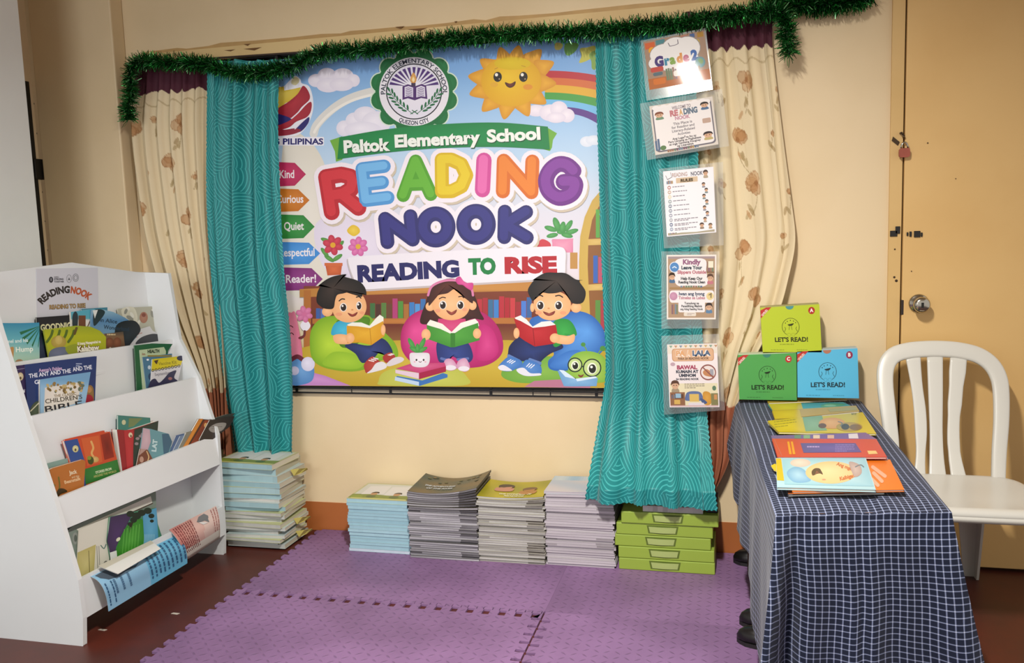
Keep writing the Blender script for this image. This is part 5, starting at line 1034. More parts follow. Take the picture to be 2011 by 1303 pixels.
# grey magazine stacks
def greyedge(light, dark, lft, rgt, mid=0.):
    L = R5.random() < lft; Rr = R5.random() < rgt; b = R5.uniform(-.12, .12); off = R5.random()
    def f(u):
        t = .25 + b + .25 * math.sin(u * 3 + off * 6) * mid
        if Rr and .78 < u < .97: t += .65
        if L and .02 < u < .13: t += .5
        return hexmix(light, dark, t)
    return f
def sp3(k, n):
    deep = k < 9
    return dict(t=1, look='grey edged magazine', edge=greyedge('#b4b2b8', '#4c4a4e', .35, .6, .9) if not deep else greyedge('#a09ea2', '#4a484c', 0, .5, 1.2), side='#6a6764', cov='#4a463f' if deep else R5.choice(['#8a888a', '#a3a0a4', '#5c5a5a']), bend=max(0, .028 * (1 - k / 9)) if k < 9 else 0, tilt=.09 * max(0, 1 - k / 9),
                topf=(lambda u, v: (lambda q: hexmix('#3c4a42', '#6a5a3c', q + .2 * u))(.5 + .5 * math.sin(u * 7 + v * 5) * math.cos(u * 3 - v * 8))) if k == 0 else None,
                art=(lambda a: (a.text('THE ADVENTURES OF', .2, .52, .10, '#b9bcc0', bold=.05, width=.52, rot=.12), a.text('THE LOST RIVER', .24, .66, .10, '#b9bcc0', bold=.05, width=.44, rot=.12)) and None) if False else None, rot=R5.uniform(-.01, .01))
zt = hY(818, 966, -.255).z
stack(32, -.046, .238, -.257, .21, zt, sp3, 'the dark topped stack', 'magazines in the dark topped stack')
def sp4(k, n):
    return dict(t=1, look='grey edged magazine', edge=greyedge('#b9b8b4', '#5a554e', .1, .55, 1.0), side='#8a867e', cov='#a8a49a' if k else '#a89a2c', bend=max(0, .012 * (1 - k / 6)) if k < 6 else 0, tilt=.03 * max(0, 1 - k / 6), rot=R5.uniform(-.012, .012),
                topf=(lambda u, v: hexmix('#b3a41e', '#8f8a24', .5 + .5 * math.sin(u * 6 + 2) * math.sin(v * 5 + u * 4))) if k == 0 else None)
zt = hY(948, 976, -.25).z
stack(30, .238, .502, -.252, .21, zt, sp4, 'the yellow topped stack', 'magazines in the yellow topped stack')
def sp5(k, n):
    return dict(t=1, look='white edged workbook', edge=greyedge('#c0b9c0', '#8a8488', .05, .12, .4), side='#8f898a', cov='#b0b9c4' if k == 0 else '#b3adb2', tilt=.02 * max(0, 1 - k / 8), rot=R5.uniform(-.008, .008),
                topf=(lambda u, v: hexmix('#a9b4c4', '#c2bcc0', .5 + .5 * math.sin(u * 5 + v * 7)) if v < .75 else hexmix('#8fb0c8', '#b8c4cc', .5 + .5 * math.sin(u * 14))) if k == 0 else None)
zt = hY(1082, 966, -.25).z
stack(30, .506, .768, -.243, .21, zt, sp5, 'the white stack behind the teal hem', 'workbooks in the white stack')
# titles and pictures on the two magazine covers that show
def top_of(where):
    for o in COL.objects:
        if o.get('label', '').endswith('topmost of ' + where): return o
def cover_print(where, fn, bend, tilt, w, d):
    r = top_of(where); c = [q for q in r.children if q.name.startswith('cover')][0]; t = max(v.co.z for v in c.data.vertices if abs(v.co.x) < .02) + .0006
    mb = MB(); L = V(r.location)
    f = lambda x, y: L + V(((x - .5) * w, (.5 - y) * d, t + bend * ((x - .5) * 2) ** 2 * (.55 + .45 * (1 - y)) + tilt * (x - .5) * w)); fn(Art(mb, f, (0, 0, 1))); mb.build('cover_print', COVER, r)
def dk(a):
    a.text('THE ADVENTURES', .14, .62, .10, '#aeb4b8', bold=.06, width=.46, rot=.06); a.text('OF THE RIVER', .20, .76, .10, '#aeb4b8', bold=.06, width=.40, rot=.06)
    for k in range(14): a.ell(R5.uniform(.1, .9), R5.uniform(.08, .5), .03, .035, R5.choice(['#5a5a34', '#6e5a3a', '#3a4a3c', '#7a6a44']), n=8)
cover_print('the dark topped stack', dk, .028, .09, .284, .21)
def yl(a):
    for x, y, r, c1, c2 in ((.33, .34, .10, '#3a2a20', '#b9806a'), (.72, .5, .09, '#6a4a2c', '#a8743c')):
        a.ell(x, y, r * 1.25, r * 1.3, c1, n=16); a.ell(x, y + .06, r * .95, r, c2, n=16); a.blob([(x - r * 1.3, y + .1), (x, y + .16), (x + r * 1.3, y + .1), (x + r * 1.2, y + .3), (x - r * 1.2, y + .3)], c2)
    a.text('THE WONDERS OF', .3, .84, .09, '#d9d6b0', bold=.06, width=.5, rot=.02); a.text('READING', .4, .95, .09, '#d9d6b0', bold=.06, width=.3, rot=.02)
cover_print('the yellow topped stack', yl, .012, .03, .264, .21)
# ---------------------------------------------------------------- green flat boxes
GREEN = mat('#8fa63e', .45, noise=.05, nscale=8); HAND = mat('#a3b26c', .35); SLOT = mat('#56671f', .6)
boxpx = [((1220, 1014), (1411, 1036)), ((1210, 1029), (1400, 1058)), ((1207, 1051), (1396, 1081)), ((1214, 1073), (1403, 1105)), ((1215, 1095), (1404, 1128))]
zb_ = .0083; bh = .0455
for i in range(4, -1, -1):
    xl = hY(boxpx[i][0][0], boxpx[i][0][1], -.245).x; xr = hY(boxpx[i][1][0], boxpx[i][1][1] - 8, -.245).x; yf = -.245 + R5.uniform(-.004, .004)
    r = thing('flat_box', f'flat green box with pale handle, {["topmost under the teal hem", "second from top", "middle one of five", "second from bottom", "lowest, on the mat"][i]}', 'box', ((xl + xr) / 2, yf + .115, zb_), 'flat green boxes stacked on the mat')
    MB().box((xl, yf, zb_), (xr, yf + .225, zb_ + bh - .0012)).build('body', GREEN, r, bevel=.003)
    cx = (xl + xr) / 2 - .005; hw = .058
    s = MB().prism([(cx - hw, yf - .0006, zb_ + bh * .86), (cx + hw, yf - .0006, zb_ + bh * .86), (cx + hw - .006, yf - .0006, zb_ + bh * .18), (cx - hw + .006, yf - .0006, zb_ + bh * .18)], (0, .001, 0)); s.build('handle_slot', SLOT, r, fixn=True)
    h = MB(); pts = []
    for k in range(13): t = k / 12; pts.append((cx - hw + .007 + (2 * hw - .014) * t, yf - .0012 - .004 * math.sin(math.pi * t), zb_ + bh * .74))
    for k in range(12, -1, -1): t = k / 12; pts.append((cx - hw + .012 + (2 * hw - .024) * t, yf - .0012 - .004 * math.sin(math.pi * t), zb_ + bh * .26))
    n_ = 13
    h.add(pts + [(x, y + .003, z) for x, y, z in pts], [(k, k + 1, 24 - k, 25 - k) for k in range(12)] + [(26 + k, 26 + 25 - k, 26 + 24 - k, 26 + k + 1) for k in range(12)] + [(k, k + 26, k + 27, k + 1) for k in range(25)] + [(25, 51, 26, 0)]); h.build('handle', HAND, r, fixn=True)
    zb_ += bh
xl, xr = hY(1262, 1012, -.24).x, hY(1380, 1012, -.24).x
stackbook('paper_pad', 'white pad of paper lying on top of the green boxes under the teal hem', None, ((xl + xr) / 2, -.135, zb_), xr - xl, .21, .022, .01, lambda u: hexmix('#c9c6c2', '#a9a6a4', R5.random()), '#b9b6b0', '#cfccc8')['category'] = 'paper'
xl2 = hY(1410, 1010, -.22).x
b = MB().box((xr + .012, -.225, zb_), (xl2, -.06, zb_ + .03)).build('black_case', mat('#151414', .45), loc=((xr + xl2) / 2, -.14, zb_), bevel=.004); tag(b, 'small black case at the right end on top of the green boxes', 'case')

# ================================================================== TABLE, CLOTH
ZT = .628
TBL, TBR, TFR, TFL = V((1.220, -.072, ZT)), V((1.656, -.035, ZT)), V((1.683, -1.300, ZT)), V((1.297, -1.386, ZT))
tbl = thing('low_table', 'small low table hidden under the blue checked tablecloth', 'table', (1.46, -.7, 0))
c = (TBL + TBR + TFR + TFL) / 4; ins = lambda p, k: c + (p - c) * k
MB().prism([ins(p, .985) - V((0, 0, .006)) for p in (TBL, TFL, TFR, TBR)], (0, 0, -.022)).build('tabletop', mat('#6a4a30', .5), tbl, fixn=True)
for p in (TBL, TBR, TFR, TFL):
    q = ins(p, .80); MB().prism([(q.x + sx, q.y + sy, 0.0 if q.x > 9 else .0083) for sx, sy in ((-.018, -.018), (.018, -.018), (.018, .018), (-.018, .018))], (0, 0, ZT - .04)).build('leg', mat('#3a2a1e', .5), tbl, fixn=True)
def gingham():
    m = bpy.data.materials.new('navy_checked_cloth'); m.use_nodes = True; nt = m.node_tree; L = nt.links.new; b = nt.nodes['Principled BSDF']
    uv = N_(nt, 'ShaderNodeUVMap'); uv.uv_map = 'UVMap'; sx = N_(nt, 'ShaderNodeSeparateXYZ'); L(uv.outputs[0], sx.inputs[0])
    nz = N_(nt, 'ShaderNodeTexNoise', noise_dimensions='2D'); nz.inputs['Scale'].default_value = 9; L(uv.outputs[0], nz.inputs['Vector'])
    out = []
    for i in (0, 1):
        a = N_(nt, 'ShaderNodeMath', operation='MULTIPLY'); L(sx.outputs[i], a.inputs[0]); a.inputs[1].default_value = 1 / (.0172, .0146)[i]
        p = N_(nt, 'ShaderNodeMath', operation='PINGPONG'); L(a.outputs[0], p.inputs[0]); p.inputs[1].default_value = .5
        s = N_(nt, 'ShaderNodeMapRange', interpolation_type='SMOOTHSTEP'); L(p.outputs[0], s.inputs[0]); s.inputs[1].default_value = .03; s.inputs[2].default_value = .13; s.inputs[3].default_value = 1; s.inputs[4].default_value = 0
        out.append(s.outputs[0])
    ad = N_(nt, 'ShaderNodeMath', operation='ADD'); L(out[0], ad.inputs[0]); L(out[1], ad.inputs[1])
    r = N_(nt, 'ShaderNodeValToRGB'); e = r.color_ramp.elements; e[0].position = 0; e[0].color = lin('#141b30'); e[1].position = 1; e[1].color = lin('#b4bacd'); k = e.new(.5); k.color = lin('#737c9a')
    h = N_(nt, 'ShaderNodeMath', operation='MULTIPLY'); L(ad.outputs[0], h.inputs[0]); h.inputs[1].default_value = .5
    L(h.outputs[0], r.inputs[0]); L(r.outputs[0], b.inputs['Base Color']); b.inputs['Roughness'].default_value = .85; b.inputs['Specular IOR Level'].default_value = .2; b.inputs['Sheen Weight'].default_value = .1
    return m
GING = gingham()
cl = MB(); cl.uv = []
def gpatch(fn, fuv, nu, nv):
    n = len(cl.v)
    for j in range(nv + 1):
        for i in range(nu + 1): cl.v.append(tuple(fn(i / nu, j / nv))); cl.uv.append(fuv(i / nu, j / nv))
    for j in range(nv):
        for i in range(nu): q = n + j * (nu + 1) + i; cl.f.append((q, q + 1, q + nu + 2, q + nu + 1)); cl.c.append([(1, 1, 1, 1)] * 4)
LEN, WID = 1.27, .42
def topf_(u, v):
    p = TBL.lerp(TBR, u).lerp(TFL.lerp(TFR, u), v); ed = min(u, 1 - u, 1 - v) * 14; rnd = -.006 * max(0, 1 - ed) ** 2
    return p + V((0, 0, rnd + .0016 * math.sin(u * 23 + v * 4 + 2 * math.sin(v * 9)) * math.sin(v * 13 + u * 3) * (.3 + .7 * v)))
gpatch(topf_, lambda u, v: (u * WID + .002 * math.sin(v * 11), -v * LEN + .002 * math.sin(u * 17 + v * 6)), 60, 140)
ZB = .030
def frontf(u, t):
    p = TFL.lerp(TFR, u); fl = t ** 1.15; x = p.x + (-.068 * (1 - u) + .13 * u) * fl; f = math.sin(6.283 * (2.1 * u + .15) + .6 * t) + .5 * math.sin(6.283 * (4.3 * u) + 1 + t)
    y = p.y - .012 * min(1, t * 8) - .03 * fl * (1 - .5 * u) - .017 * f * min(1, t * 1.6); z = p.z - .006 - (p.z - .006 - ZB) * t
    if t == 0: return topf_(u, 1)
    ga = lambda c_, s_: math.exp(-((u - c_) / s_) ** 2); y += min(1, t * 2.2) * (.050 * ga(.115, .045) - .020 * ga(.03, .04) + .018 * ga(.47 + .02 * t, .03) - .022 * ga(.55, .06) * t - .03 * ga(.86, .12) * t)
    return V((x + .012 * math.sin(5 * u + 3 * t) * t * (.05 < u < .95), y, z))
gpatch(frontf, lambda u, t: (u * (WID + .16 * t) - .07 * t + .002 * math.sin(t * 14), -LEN - .62 * t - .010 * t * math.sin(6.283 * 2.1 * u) + .05 * t * max(0, u - .55) + .004 * math.sin(9 * u + 11 * t) * t), 90, 80)
def leftz(v): # how low the left side hangs, from the wall to the front corner
    K = [(0, .46), (.12, .30), (.25, .26), (.45, .27), (.62, .25), (.72, .18), (.80, .06), (.88, ZB), (1, ZB)]
    for (a, z0), (b, z1) in zip(K, K[1:]):
        if v <= b: return z0 + (z1 - z0) * (v - a) / (b - a)
    return ZB
def leftf(v, t):
    if t == 0: return topf_(0, v)
    p = TBL.lerp(TFL, v); z = p.z - .006 - (p.z - .006 - leftz(v)) * t; f = math.sin(6.283 * 3.2 * v + .8 * t) + .5 * math.sin(6.283 * 7 * v + 2)
    w = max(0, (v - .93) / .07); e = frontf(0, t) if t > 0 else p
    x = p.x - .008 * min(1, t * 8) - .030 * t ** .8 * (.55 + .5 * f) * (1 - .75 * v); q = V((x, p.y, z)); return q.lerp(V((e.x, e.y, q.z + (e.z - q.z) * w)), w)
gpatch(leftf, lambda v, t: (-.62 * t * ((ZT - leftz(v)) / .6) , -v * LEN + .05 * t * math.sin(9 * v)), 110, 50)
def rightf(v, t):
    p = TFR.lerp(TBR, v)
    if t == 0: return topf_(1, 1 - v)
    e = frontf(1, t); w = max(0, 1 - v / .06); q = V((p.x + .004 + .003 * math.sin(20 * v) * t, p.y, p.z - .006 - .30 * t)); return q.lerp(e, w)
gpatch(rightf, lambda v, t: (WID + .34 * t, -LEN + v * LEN), 60, 20)
cloth = cl.build('tablecloth', GING, loc=(1.46, -.7, ZT), smooth=True); tag(cloth, 'navy and white checked tablecloth hanging to the floor over the low table', 'tablecloth')

# ================================================================== BOXES AND BOOKS ON THE TABLE
ZC = ZT + .0035
def readbox(label, q, col, edge, letter, bcol, notch):
    o, n = V((0, -.135, 0)), V((0, -1, .0)); M_ = PXMAP(o, n); P = [M_(*p) for p in q]; r = thing('reading_kit_box', label, 'box', ((P[2].x + P[3].x) / 2, -.105, min(p.z for p in P)), 'reading kit boxes at the back of the table')
    zb = min(P[2].z, P[3].z); P[2].z = P[3].z = zb; c = sum(P, V((0, 0, 0))) / 4
    mb = MB(); mb.prism(P, (0, .05, 0), col)
    tl, tr, br, bl_ = P; f = lambda x, y: tl.lerp(tr, x).lerp(bl_.lerp(br, x), y); a = Art(mb, f, n)
    a.poly([(.43 + .0, 0)] + [(.5 + .07 * math.cos(t), .075 * math.sin(t)) for t in (math.pi * (1 - k / 10) for k in range(11))], notch)
    a.poly([(0, .06), (.0, .24), (.19, 0), (.10, 0)], '#b3332e'); a.text('LEVELED', .032, .19, .055, '#e2cfc4', bold=.04, width=.16, rot=-.90)
    a.ell(.865, .12, .055, .075, bcol, n=26); a.text(letter, .865, .15, .10, '#e6dfdc', bold=.05, align='c', sx=.75)
    ink = '#' + ''.join('%02x' % int(int(col[i:i + 2], 16) * .28) for i in (1, 3, 5)); ik2 = '#' + ''.join('%02x' % int(int(col[i:i + 2], 16) * .82) for i in (1, 3, 5))
    cx, cy = .5, .45; pts = [(cx + .145 * math.cos(t), cy + .19 * math.sin(t)) for t in (math.radians(120 + k * 15) for k in range(21))]; a.stroke(pts, .008, ink, cap=False)
    a.blob([(cx - .05, cy - .05), (cx, cy - .065), (cx + .055, cy - .075), (cx + .025, cy - .03), (cx - .02, cy - .025)], ink); a.stroke([(cx - .02, cy - .03), (cx - .03, cy + .06)], .006, ink); a.stroke([(cx + .01, cy - .03), (cx + .02, cy + .06)], .006, ink)
    for t in (-.9, -.5, 0, .5, .9): a.ell(cx + .11 * math.sin(t), cy - .14 * math.cos(t), .008, .012, ink, n=8)
    a.stroke([(cx - .11, cy + .10), (cx - .085, cy + .04), (cx - .10, cy + .0)], .007, ink); a.stroke([(cx + .11, cy + .10), (cx + .085, cy + .04), (cx + .10, cy + .0)], .007, ink); a.ring(cx - .035, cy + .17, .028, .006, ik2, 16, .035); a.ring(cx + .035, cy + .17, .028, .006, ik2, 16, .035)
    a.text("LET'S READ!", .5, .77, .135, ink, bold=.035, width=.56, align='c'); a.lines(.30, .815, .4, 1, .03, ik2, .022); a.lines(.14, .94, .38, 1, .03, ik2, .018, 0, 3); a.lines(.58, .94, .3, 1, .03, ik2, .018, 0, 4)
    mb.build('box_body', vmat(.42, .4), r)
    lid = MB().prism([tl + V((.001, .004, 0)), tr + V((-.001, .004, 0)), tr + V((-.001, .046, 0)), tl + V((.001, .046, 0))], (0, 0, .003)); lid.build('lid', mat(edge, .6), r, fixn=True); return r
readbox("green kit box with letter C badge, standing left of the blue one", [(1449, 698), (1564, 694), (1565, 781), (1452, 785)], '#4d9a4e', '#b9c4a8', 'C', '#b02c30', '#3a7a6a')
readbox("sky blue kit box with letter B badge, standing right of the green one", [(1565.5, 691), (1684, 685), (1687, 779), (1566.5, 781)], '#56b0d8', '#a8b4b4', 'B', '#8a2c50', '#a8705a')
readbox("lime kit box with letter A badge, on top of the green and blue boxes", [(1493, 605), (1609, 598), (1614, 686), (1498, 692)], '#b0c02e', '#9a9460', 'A', '#a8281e', '#4a8a8c')
G6 = 'picture books laid out on the checked table'
def lay(label, z, q, t, col, art=None, cat='book', name='picture_book'):
    o = (0, 0, ZC + z + t); return flatbook(name, label, cat, o, (0, 0, 1), q, t, col, art, G6, m=vmat(.3, .5))
def art(a): a.lines(1560, 783, 80, 1, 3, '#a88a3a', 1.2)
lay('pale yellow brown book farthest back on the table, below the boxes', 0, [(1505, 784), (1655, 779), (1664, 785), (1509, 792)], .005, '#bfa23c', art)
def art(a): a.poly([(1509, 794), (1573, 792), (1578, 807), (1519, 809)], '#c9b010', '#d8c428'); a.blob([(1612, 797), (1630, 793), (1660, 795), (1640, 800), (1618, 801)], '#5a9a6a'); a.ell(1630, 797, 12, 2, '#8ab890')
lay('turquoise and yellow book second from the back of the table', .001, [(1508, 794), (1656, 790), (1678, 801), (1519, 809)], .006, '#4f9a9c', art)
def art(a): a.poly([(1517, 808), (1570, 805), (1574, 821), (1522, 824)], '#c9ac0c', '#d6bc20'); a.poly([(1625, 804), (1680, 800), (1684, 806), (1630, 810)], '#a8964a')
lay('mustard book with brown figures, third from the back of the table', .006, [(1516, 807), (1681, 797), (1688, 808), (1522, 824)], .006, '#b9962a', art)
def art(a):
    a.poly([(1508, 827), (1575, 820), (1582, 848), (1529, 849)], '#c4ac0e', '#d4bc1c'); a.poly([(1576, 820), (1614, 817), (1624, 846), (1582, 848)], '#7a9a72', '#8aa884'); a.lines(1520, 829, 44, 3, 5, '#8a7a1a', 1.3, -.12)
    a.ell(1634, 832, 26, 11, '#c98f4a', '#d8a86a'); a.ell(1615, 837, 8, 5, '#6a4020'); a.ell(1668, 839, 26, 9, '#a88a2a', '#b8963a'); a.ell(1660, 839, 8, 6, '#4a3a28'); a.ell(1680, 840, 12, 6, '#7a5a32'); a.stroke([(1646, 829), (1654, 832), (1650, 838)], 1.5, '#5a6a7a', True); a.text('ang', 1672, 815, 6, '#6a5a1a', width=10)
lay('large yellow picture book with brown bears, right above the purple book', .010, [(1507, 828), (1694, 810), (1721, 852), (1529, 849)], .006, '#c4b01e', art)
def art(a):
    for x, c in ((1560, '#5a7a6a'), (1578, '#7a9a70'), (1597, '#d0b8a0'), (1625, '#c9a08a')): a.rect(x, 855, x + 13, 862, c)
    a.poly([(1666, 853), (1684, 852), (1686, 862), (1667, 862)], '#cfc4cc')
lay('purple edged book behind the red one on the table', .013, [(1514, 856), (1700, 850), (1722, 863), (1722, 880), (1522, 880)], .006, '#6a4a8a', art)
def art(a):
    a.poly([(1572, 871), (1680, 871), (1692, 889), (1578, 890)], '#4d3a80', '#5a4690'); a.lines(1585, 877, 40, 1, 4, '#a88ac0', 2.5, 0, 3); a.lines(1640, 874, 38, 4, 4, '#8a70b0', 1.4, 0, 5)
    for x in (1546, 1553): a.poly([(x, 868), (x + 4, 868), (x + 9, 893), (x + 4, 893)], '#d08a20')
    a.poly([(1703, 886), (1720, 886), (1724, 892), (1706, 893)], '#d4b070'); a.stroke([(1520, 863), (1536, 897)], 1, '#b05a5a', cap=False)
lay('red picture book with a purple panel, lying in the middle of the table', .020, [(1516, 862), (1721, 863), (1742, 898), (1527, 898)], .006, '#b8322e', art)
def art(a):
    for x, c in ((1545, '#c8703a'), (1565, '#d8dce0'), (1572, '#3a6a9a'), (1585, '#d0c020'), (1610, '#8ab030'), (1640, '#c85a3a')): a.poly([(x, 955), (x + 14, 955), (x + 18, 971), (x + 3, 971)], c)
lay('colourful picture book peeking out lowest at the front of the table', .0, [(1524, 916), (1700, 910), (1738, 968), (1548, 972)], .006, '#4a4a52', art)
lay('small yellow paper flag sticking out left under the lion book', .007, [(1514, 915), (1522, 911), (1532, 920), (1530, 928), (1520, 924)], .002, '#c8b014', None, 'bookmark', 'bookmark')
def art(a):
    for p, q in (((1714, 918), (1738, 936)), ((1716, 930), (1732, 946)), ((1712, 942), (1724, 954))): a.stroke([p, lerp2(p, q, .5), q], 7, '#d89a80')
lay('orange picture book with pale lettering, under the lion book', .009, [(1545, 904), (1748, 903), (1776, 962), (1556, 966)], .006, '#cf6a1a', art)
def art(a):
    a.poly([(1524, 901), (1534, 901), (1540, 945), (1526, 944)], '#c9a418'); a.vgrad(1536, 1700, [(901, '#a9c8d0'), (920, '#8fbccc'), (955, '#a0c4ce')]) if False else a.poly([(1536, 902), (1698, 900), (1716, 956), (1541, 952)], '#86b4c4', '#b8d2d6')
    a.blob([(1545, 930), (1560, 918), (1580, 924), (1592, 945), (1560, 948)], '#6a9cc0', '#9cc0d4'); a.ell(1572, 910, 20, 8, '#d2b0a4', '#dcc4b8')
    a.ell(1632, 929, 50, 22, '#d4b07a', '#e2c794', n=34); a.blob([(1594, 927), (1600, 921), (1609, 921), (1613, 926), (1616, 933), (1610, 931), (1604, 932), (1596, 935)], '#4a2c1c'); a.stroke([(1602, 932), (1604, 927), (1608, 931)], 1.4, '#8a4a3a')
    a.ell(1618, 943, 4, 1.6, '#c4886a'); a.text('Ang mga', 1642, 914, 9, '#b5602c', bold=.05, width=32, rot=.35); a.text('Kaibigan', 1650, 945, 10, '#b5602c', bold=.05, width=30, rot=-.25); a.blob([(1668, 908), (1688, 914), (1692, 930), (1680, 938), (1672, 926)], '#a08a86', '#b8a49e'); a.stroke([(1680, 918), (1690, 914), (1696, 918)], 2, '#5a6a78', True)
lay('pale blue picture book with a smiling lion face, nearest on the table', .016, [(1524, 900), (1700, 899), (1720, 962), (1526, 957)], .007, '#9cc0ca', art)

# ================================================================== CHAIR
PL = mat('#cfcdc6', .32, spec=.5); ch = thing('plastic_chair', 'white monobloc plastic chair with slatted back, behind the checked table by the door', 'chair', (1.9, -.4, 0))
co_, cn = V((0, -.125, .85)), V((0, .93, -.36))
cp = lambda x, y: hit(x, y, co_, cn)
arch = [(1762, 985), (1754, 920), (1750, 860), (1743, 800), (1738, 750), (1741, 718), (1756, 698), (1785, 689), (1820, 686), (1850, 686), (1885, 689), (1920, 698), (1946, 716), (1961, 742), (1966, 775), (1966, 830), (1962, 890), (1960, 955)]
A_ = [cp(*p) for p in spline(arch, 4, False)]; b = MB()
def ribbon(b, path, w, th, nrm):
    n = V(nrm).normalized(); vs = []; fs = []; W_ = w if hasattr(w, '__len__') else [w] * len(path); K = 12
    for i, p in enumerate(path):
        t = (path[min(i + 1, len(path) - 1)] - path[max(0, i - 1)]).normalized(); s = t.cross(n).normalized()
        for k in range(K): q = 2 * math.pi * k / K; cs, sn = math.cos(q), math.sin(q); vs.append(p + s * (W_[i] / 2 * math.copysign(abs(cs) ** .5, cs)) + n * (th / 2 * math.copysign(abs(sn) ** .6, sn)))
    for i in range(len(path) - 1):
        for k in range(K): fs.append((i * K + k, i * K + (k + 1) % K, (i + 1) * K + (k + 1) % K, (i + 1) * K + k))
    fs += [tuple(range(K - 1, -1, -1)), tuple(range((len(path) - 1) * K, len(path) * K))]; b.add(vs, fs); return b
nA = len(A_); ribbon(b, A_, [.043 + .016 * math.sin(math.pi * i / (nA - 1)) for i in range(nA)], .022, -cn).build('backrest_frame', PL, ch, smooth=True, fixn=True)
for lft, rgt in (([(1778, 702), (1788, 750), (1797, 810), (1800, 860), (1799, 900), (1794, 945)], [(1808, 700), (1812, 750), (1818, 800), (1820, 850), (1818, 900), (1817, 935)]), ([(1820, 698), (1824, 780), (1827, 850), (1826, 900), (1824, 938)], [(1852, 698), (1853, 780), (1853, 850), (1855, 900), (1859, 938)]), ([(1866, 699), (1864, 780), (1862, 850), (1864, 900), (1868, 938)], [(1900, 702), (1893, 760), (1887, 820), (1886, 870), (1890, 905), (1899, 945)])):
    L_ = [cp(*p) for p in spline(lft, 4, False)]; R_2 = [cp(*p) for p in spline(rgt, 4, False)]; n = min(len(L_), len(R_2)); f = lambda i, Q: Q[min(len(Q) - 1, round(i * (len(Q) - 1) / (n - 1)))]
    path = [(f(i, L_) + f(i, R_2)) / 2 + V((0, .012 * math.sin(math.pi * i / (n - 1)), 0)) for i in range(n)]; ribbon(MB(), path, [(f(i, L_) - f(i, R_2)).length for i in range(n)], .008, -cn).build('back_slat', PL, ch, smooth=True, fixn=True)
# seat: dished shell with a rolled rim
sx0, sx1, sy0, sy1, sz = 1.695, 2.125, -.672, -.265, .432
def seatf(u, v, dz=0.):
    a, c2 = u * 2 - 1, v * 2 - 1; r = max(abs(a), abs(c2)); k = 1 / (max(1e-6, (abs(a) ** 5 + abs(c2) ** 5) ** .2)) * r if r > 0 else 1
    x = (sx0 + sx1) / 2 + (sx1 - sx0) / 2 * a * k * (1.0 - .05 * (1 + c2) / 2); y = (sy0 + sy1) / 2 + (sy1 - sy0) / 2 * c2 * k
    z = sz - .016 * max(0, 1 - r ** 3) * (1 if r < 1 else 0); rim = max(0, (r - .86) / .14); return V((x, y, z - .022 * rim ** 2.2 + dz))
st = MB(); st.grid(seatf, 36, 36); st.build('seat', PL, ch, smooth=True, solid=.006)
ap = MB(); ring = [(i / 36, 0.) for i in range(36)] + [(1., i / 36) for i in range(36)] + [(1 - i / 36, 1.) for i in range(36)] + [(0., 1 - i / 36) for i in range(36)]
n = len(ring); vs = [seatf(*q) for q in ring] + [seatf(*q) + V((0, 0, -.018)) for q in ring]; ap.add(vs, [(i, (i + 1) % n, (i + 1) % n + n, i + n) for i in range(n)]); ap.build('seat_apron', PL, ch, smooth=True, solid=.004)
for px, py in ((1855, 947), (1885, 949)):
    q = hZ(px, py, sz - .012); o = MB(); o.prism([(q.x + sx_, q.y + sy_, sz - .0145) for sx_, sy_ in ((-.012, .008), (.004, .008), (.013, -.010), (-.003, -.012))], (0, 0, .0035)); o.build('drain_hole', BLACK, ch, fixn=True)
ft = hZ(1903, 1131, 0.)
def leg(top, foot, w0, w1, dx, dy):
    b = MB(); T_, F_ = V(top), V(foot)
    for (ax, s) in (((1, 0, 0), dx), ((0, 1, 0), dy)):
        e = V(ax) * s; th = V((0, 1, 0)) * .008 * (dy) if ax[0] else V((1, 0, 0)) * .008 * dx
        vs = [T_, T_ + e * w0, F_ + e * w1, F_]; b.prism(vs, th)
    return b.build('leg', PL, ch, fixn=True, bevel=.003)
lt_ = hY(1925, 1018, -.20); leg((lt_.x, -.20, sz - .03), (ft.x + .022, ft.y, 0), .085, .042, -1, -1); leg((sx0 + .03, sy1 - .01, sz - .02), (1.76, ft.y - .01, .0), .085, .045, 1, -1)
leg((sx1 - .012, sy0 + .02, sz - .02), (sx1 + .035, sy0 - .02, 0), .085, .045, -1, 1); leg((sx0 + .012, sy0 + .02, sz - .02), (sx0 + .04, sy0 + .02, .0083), .06, .03, 1, 1)
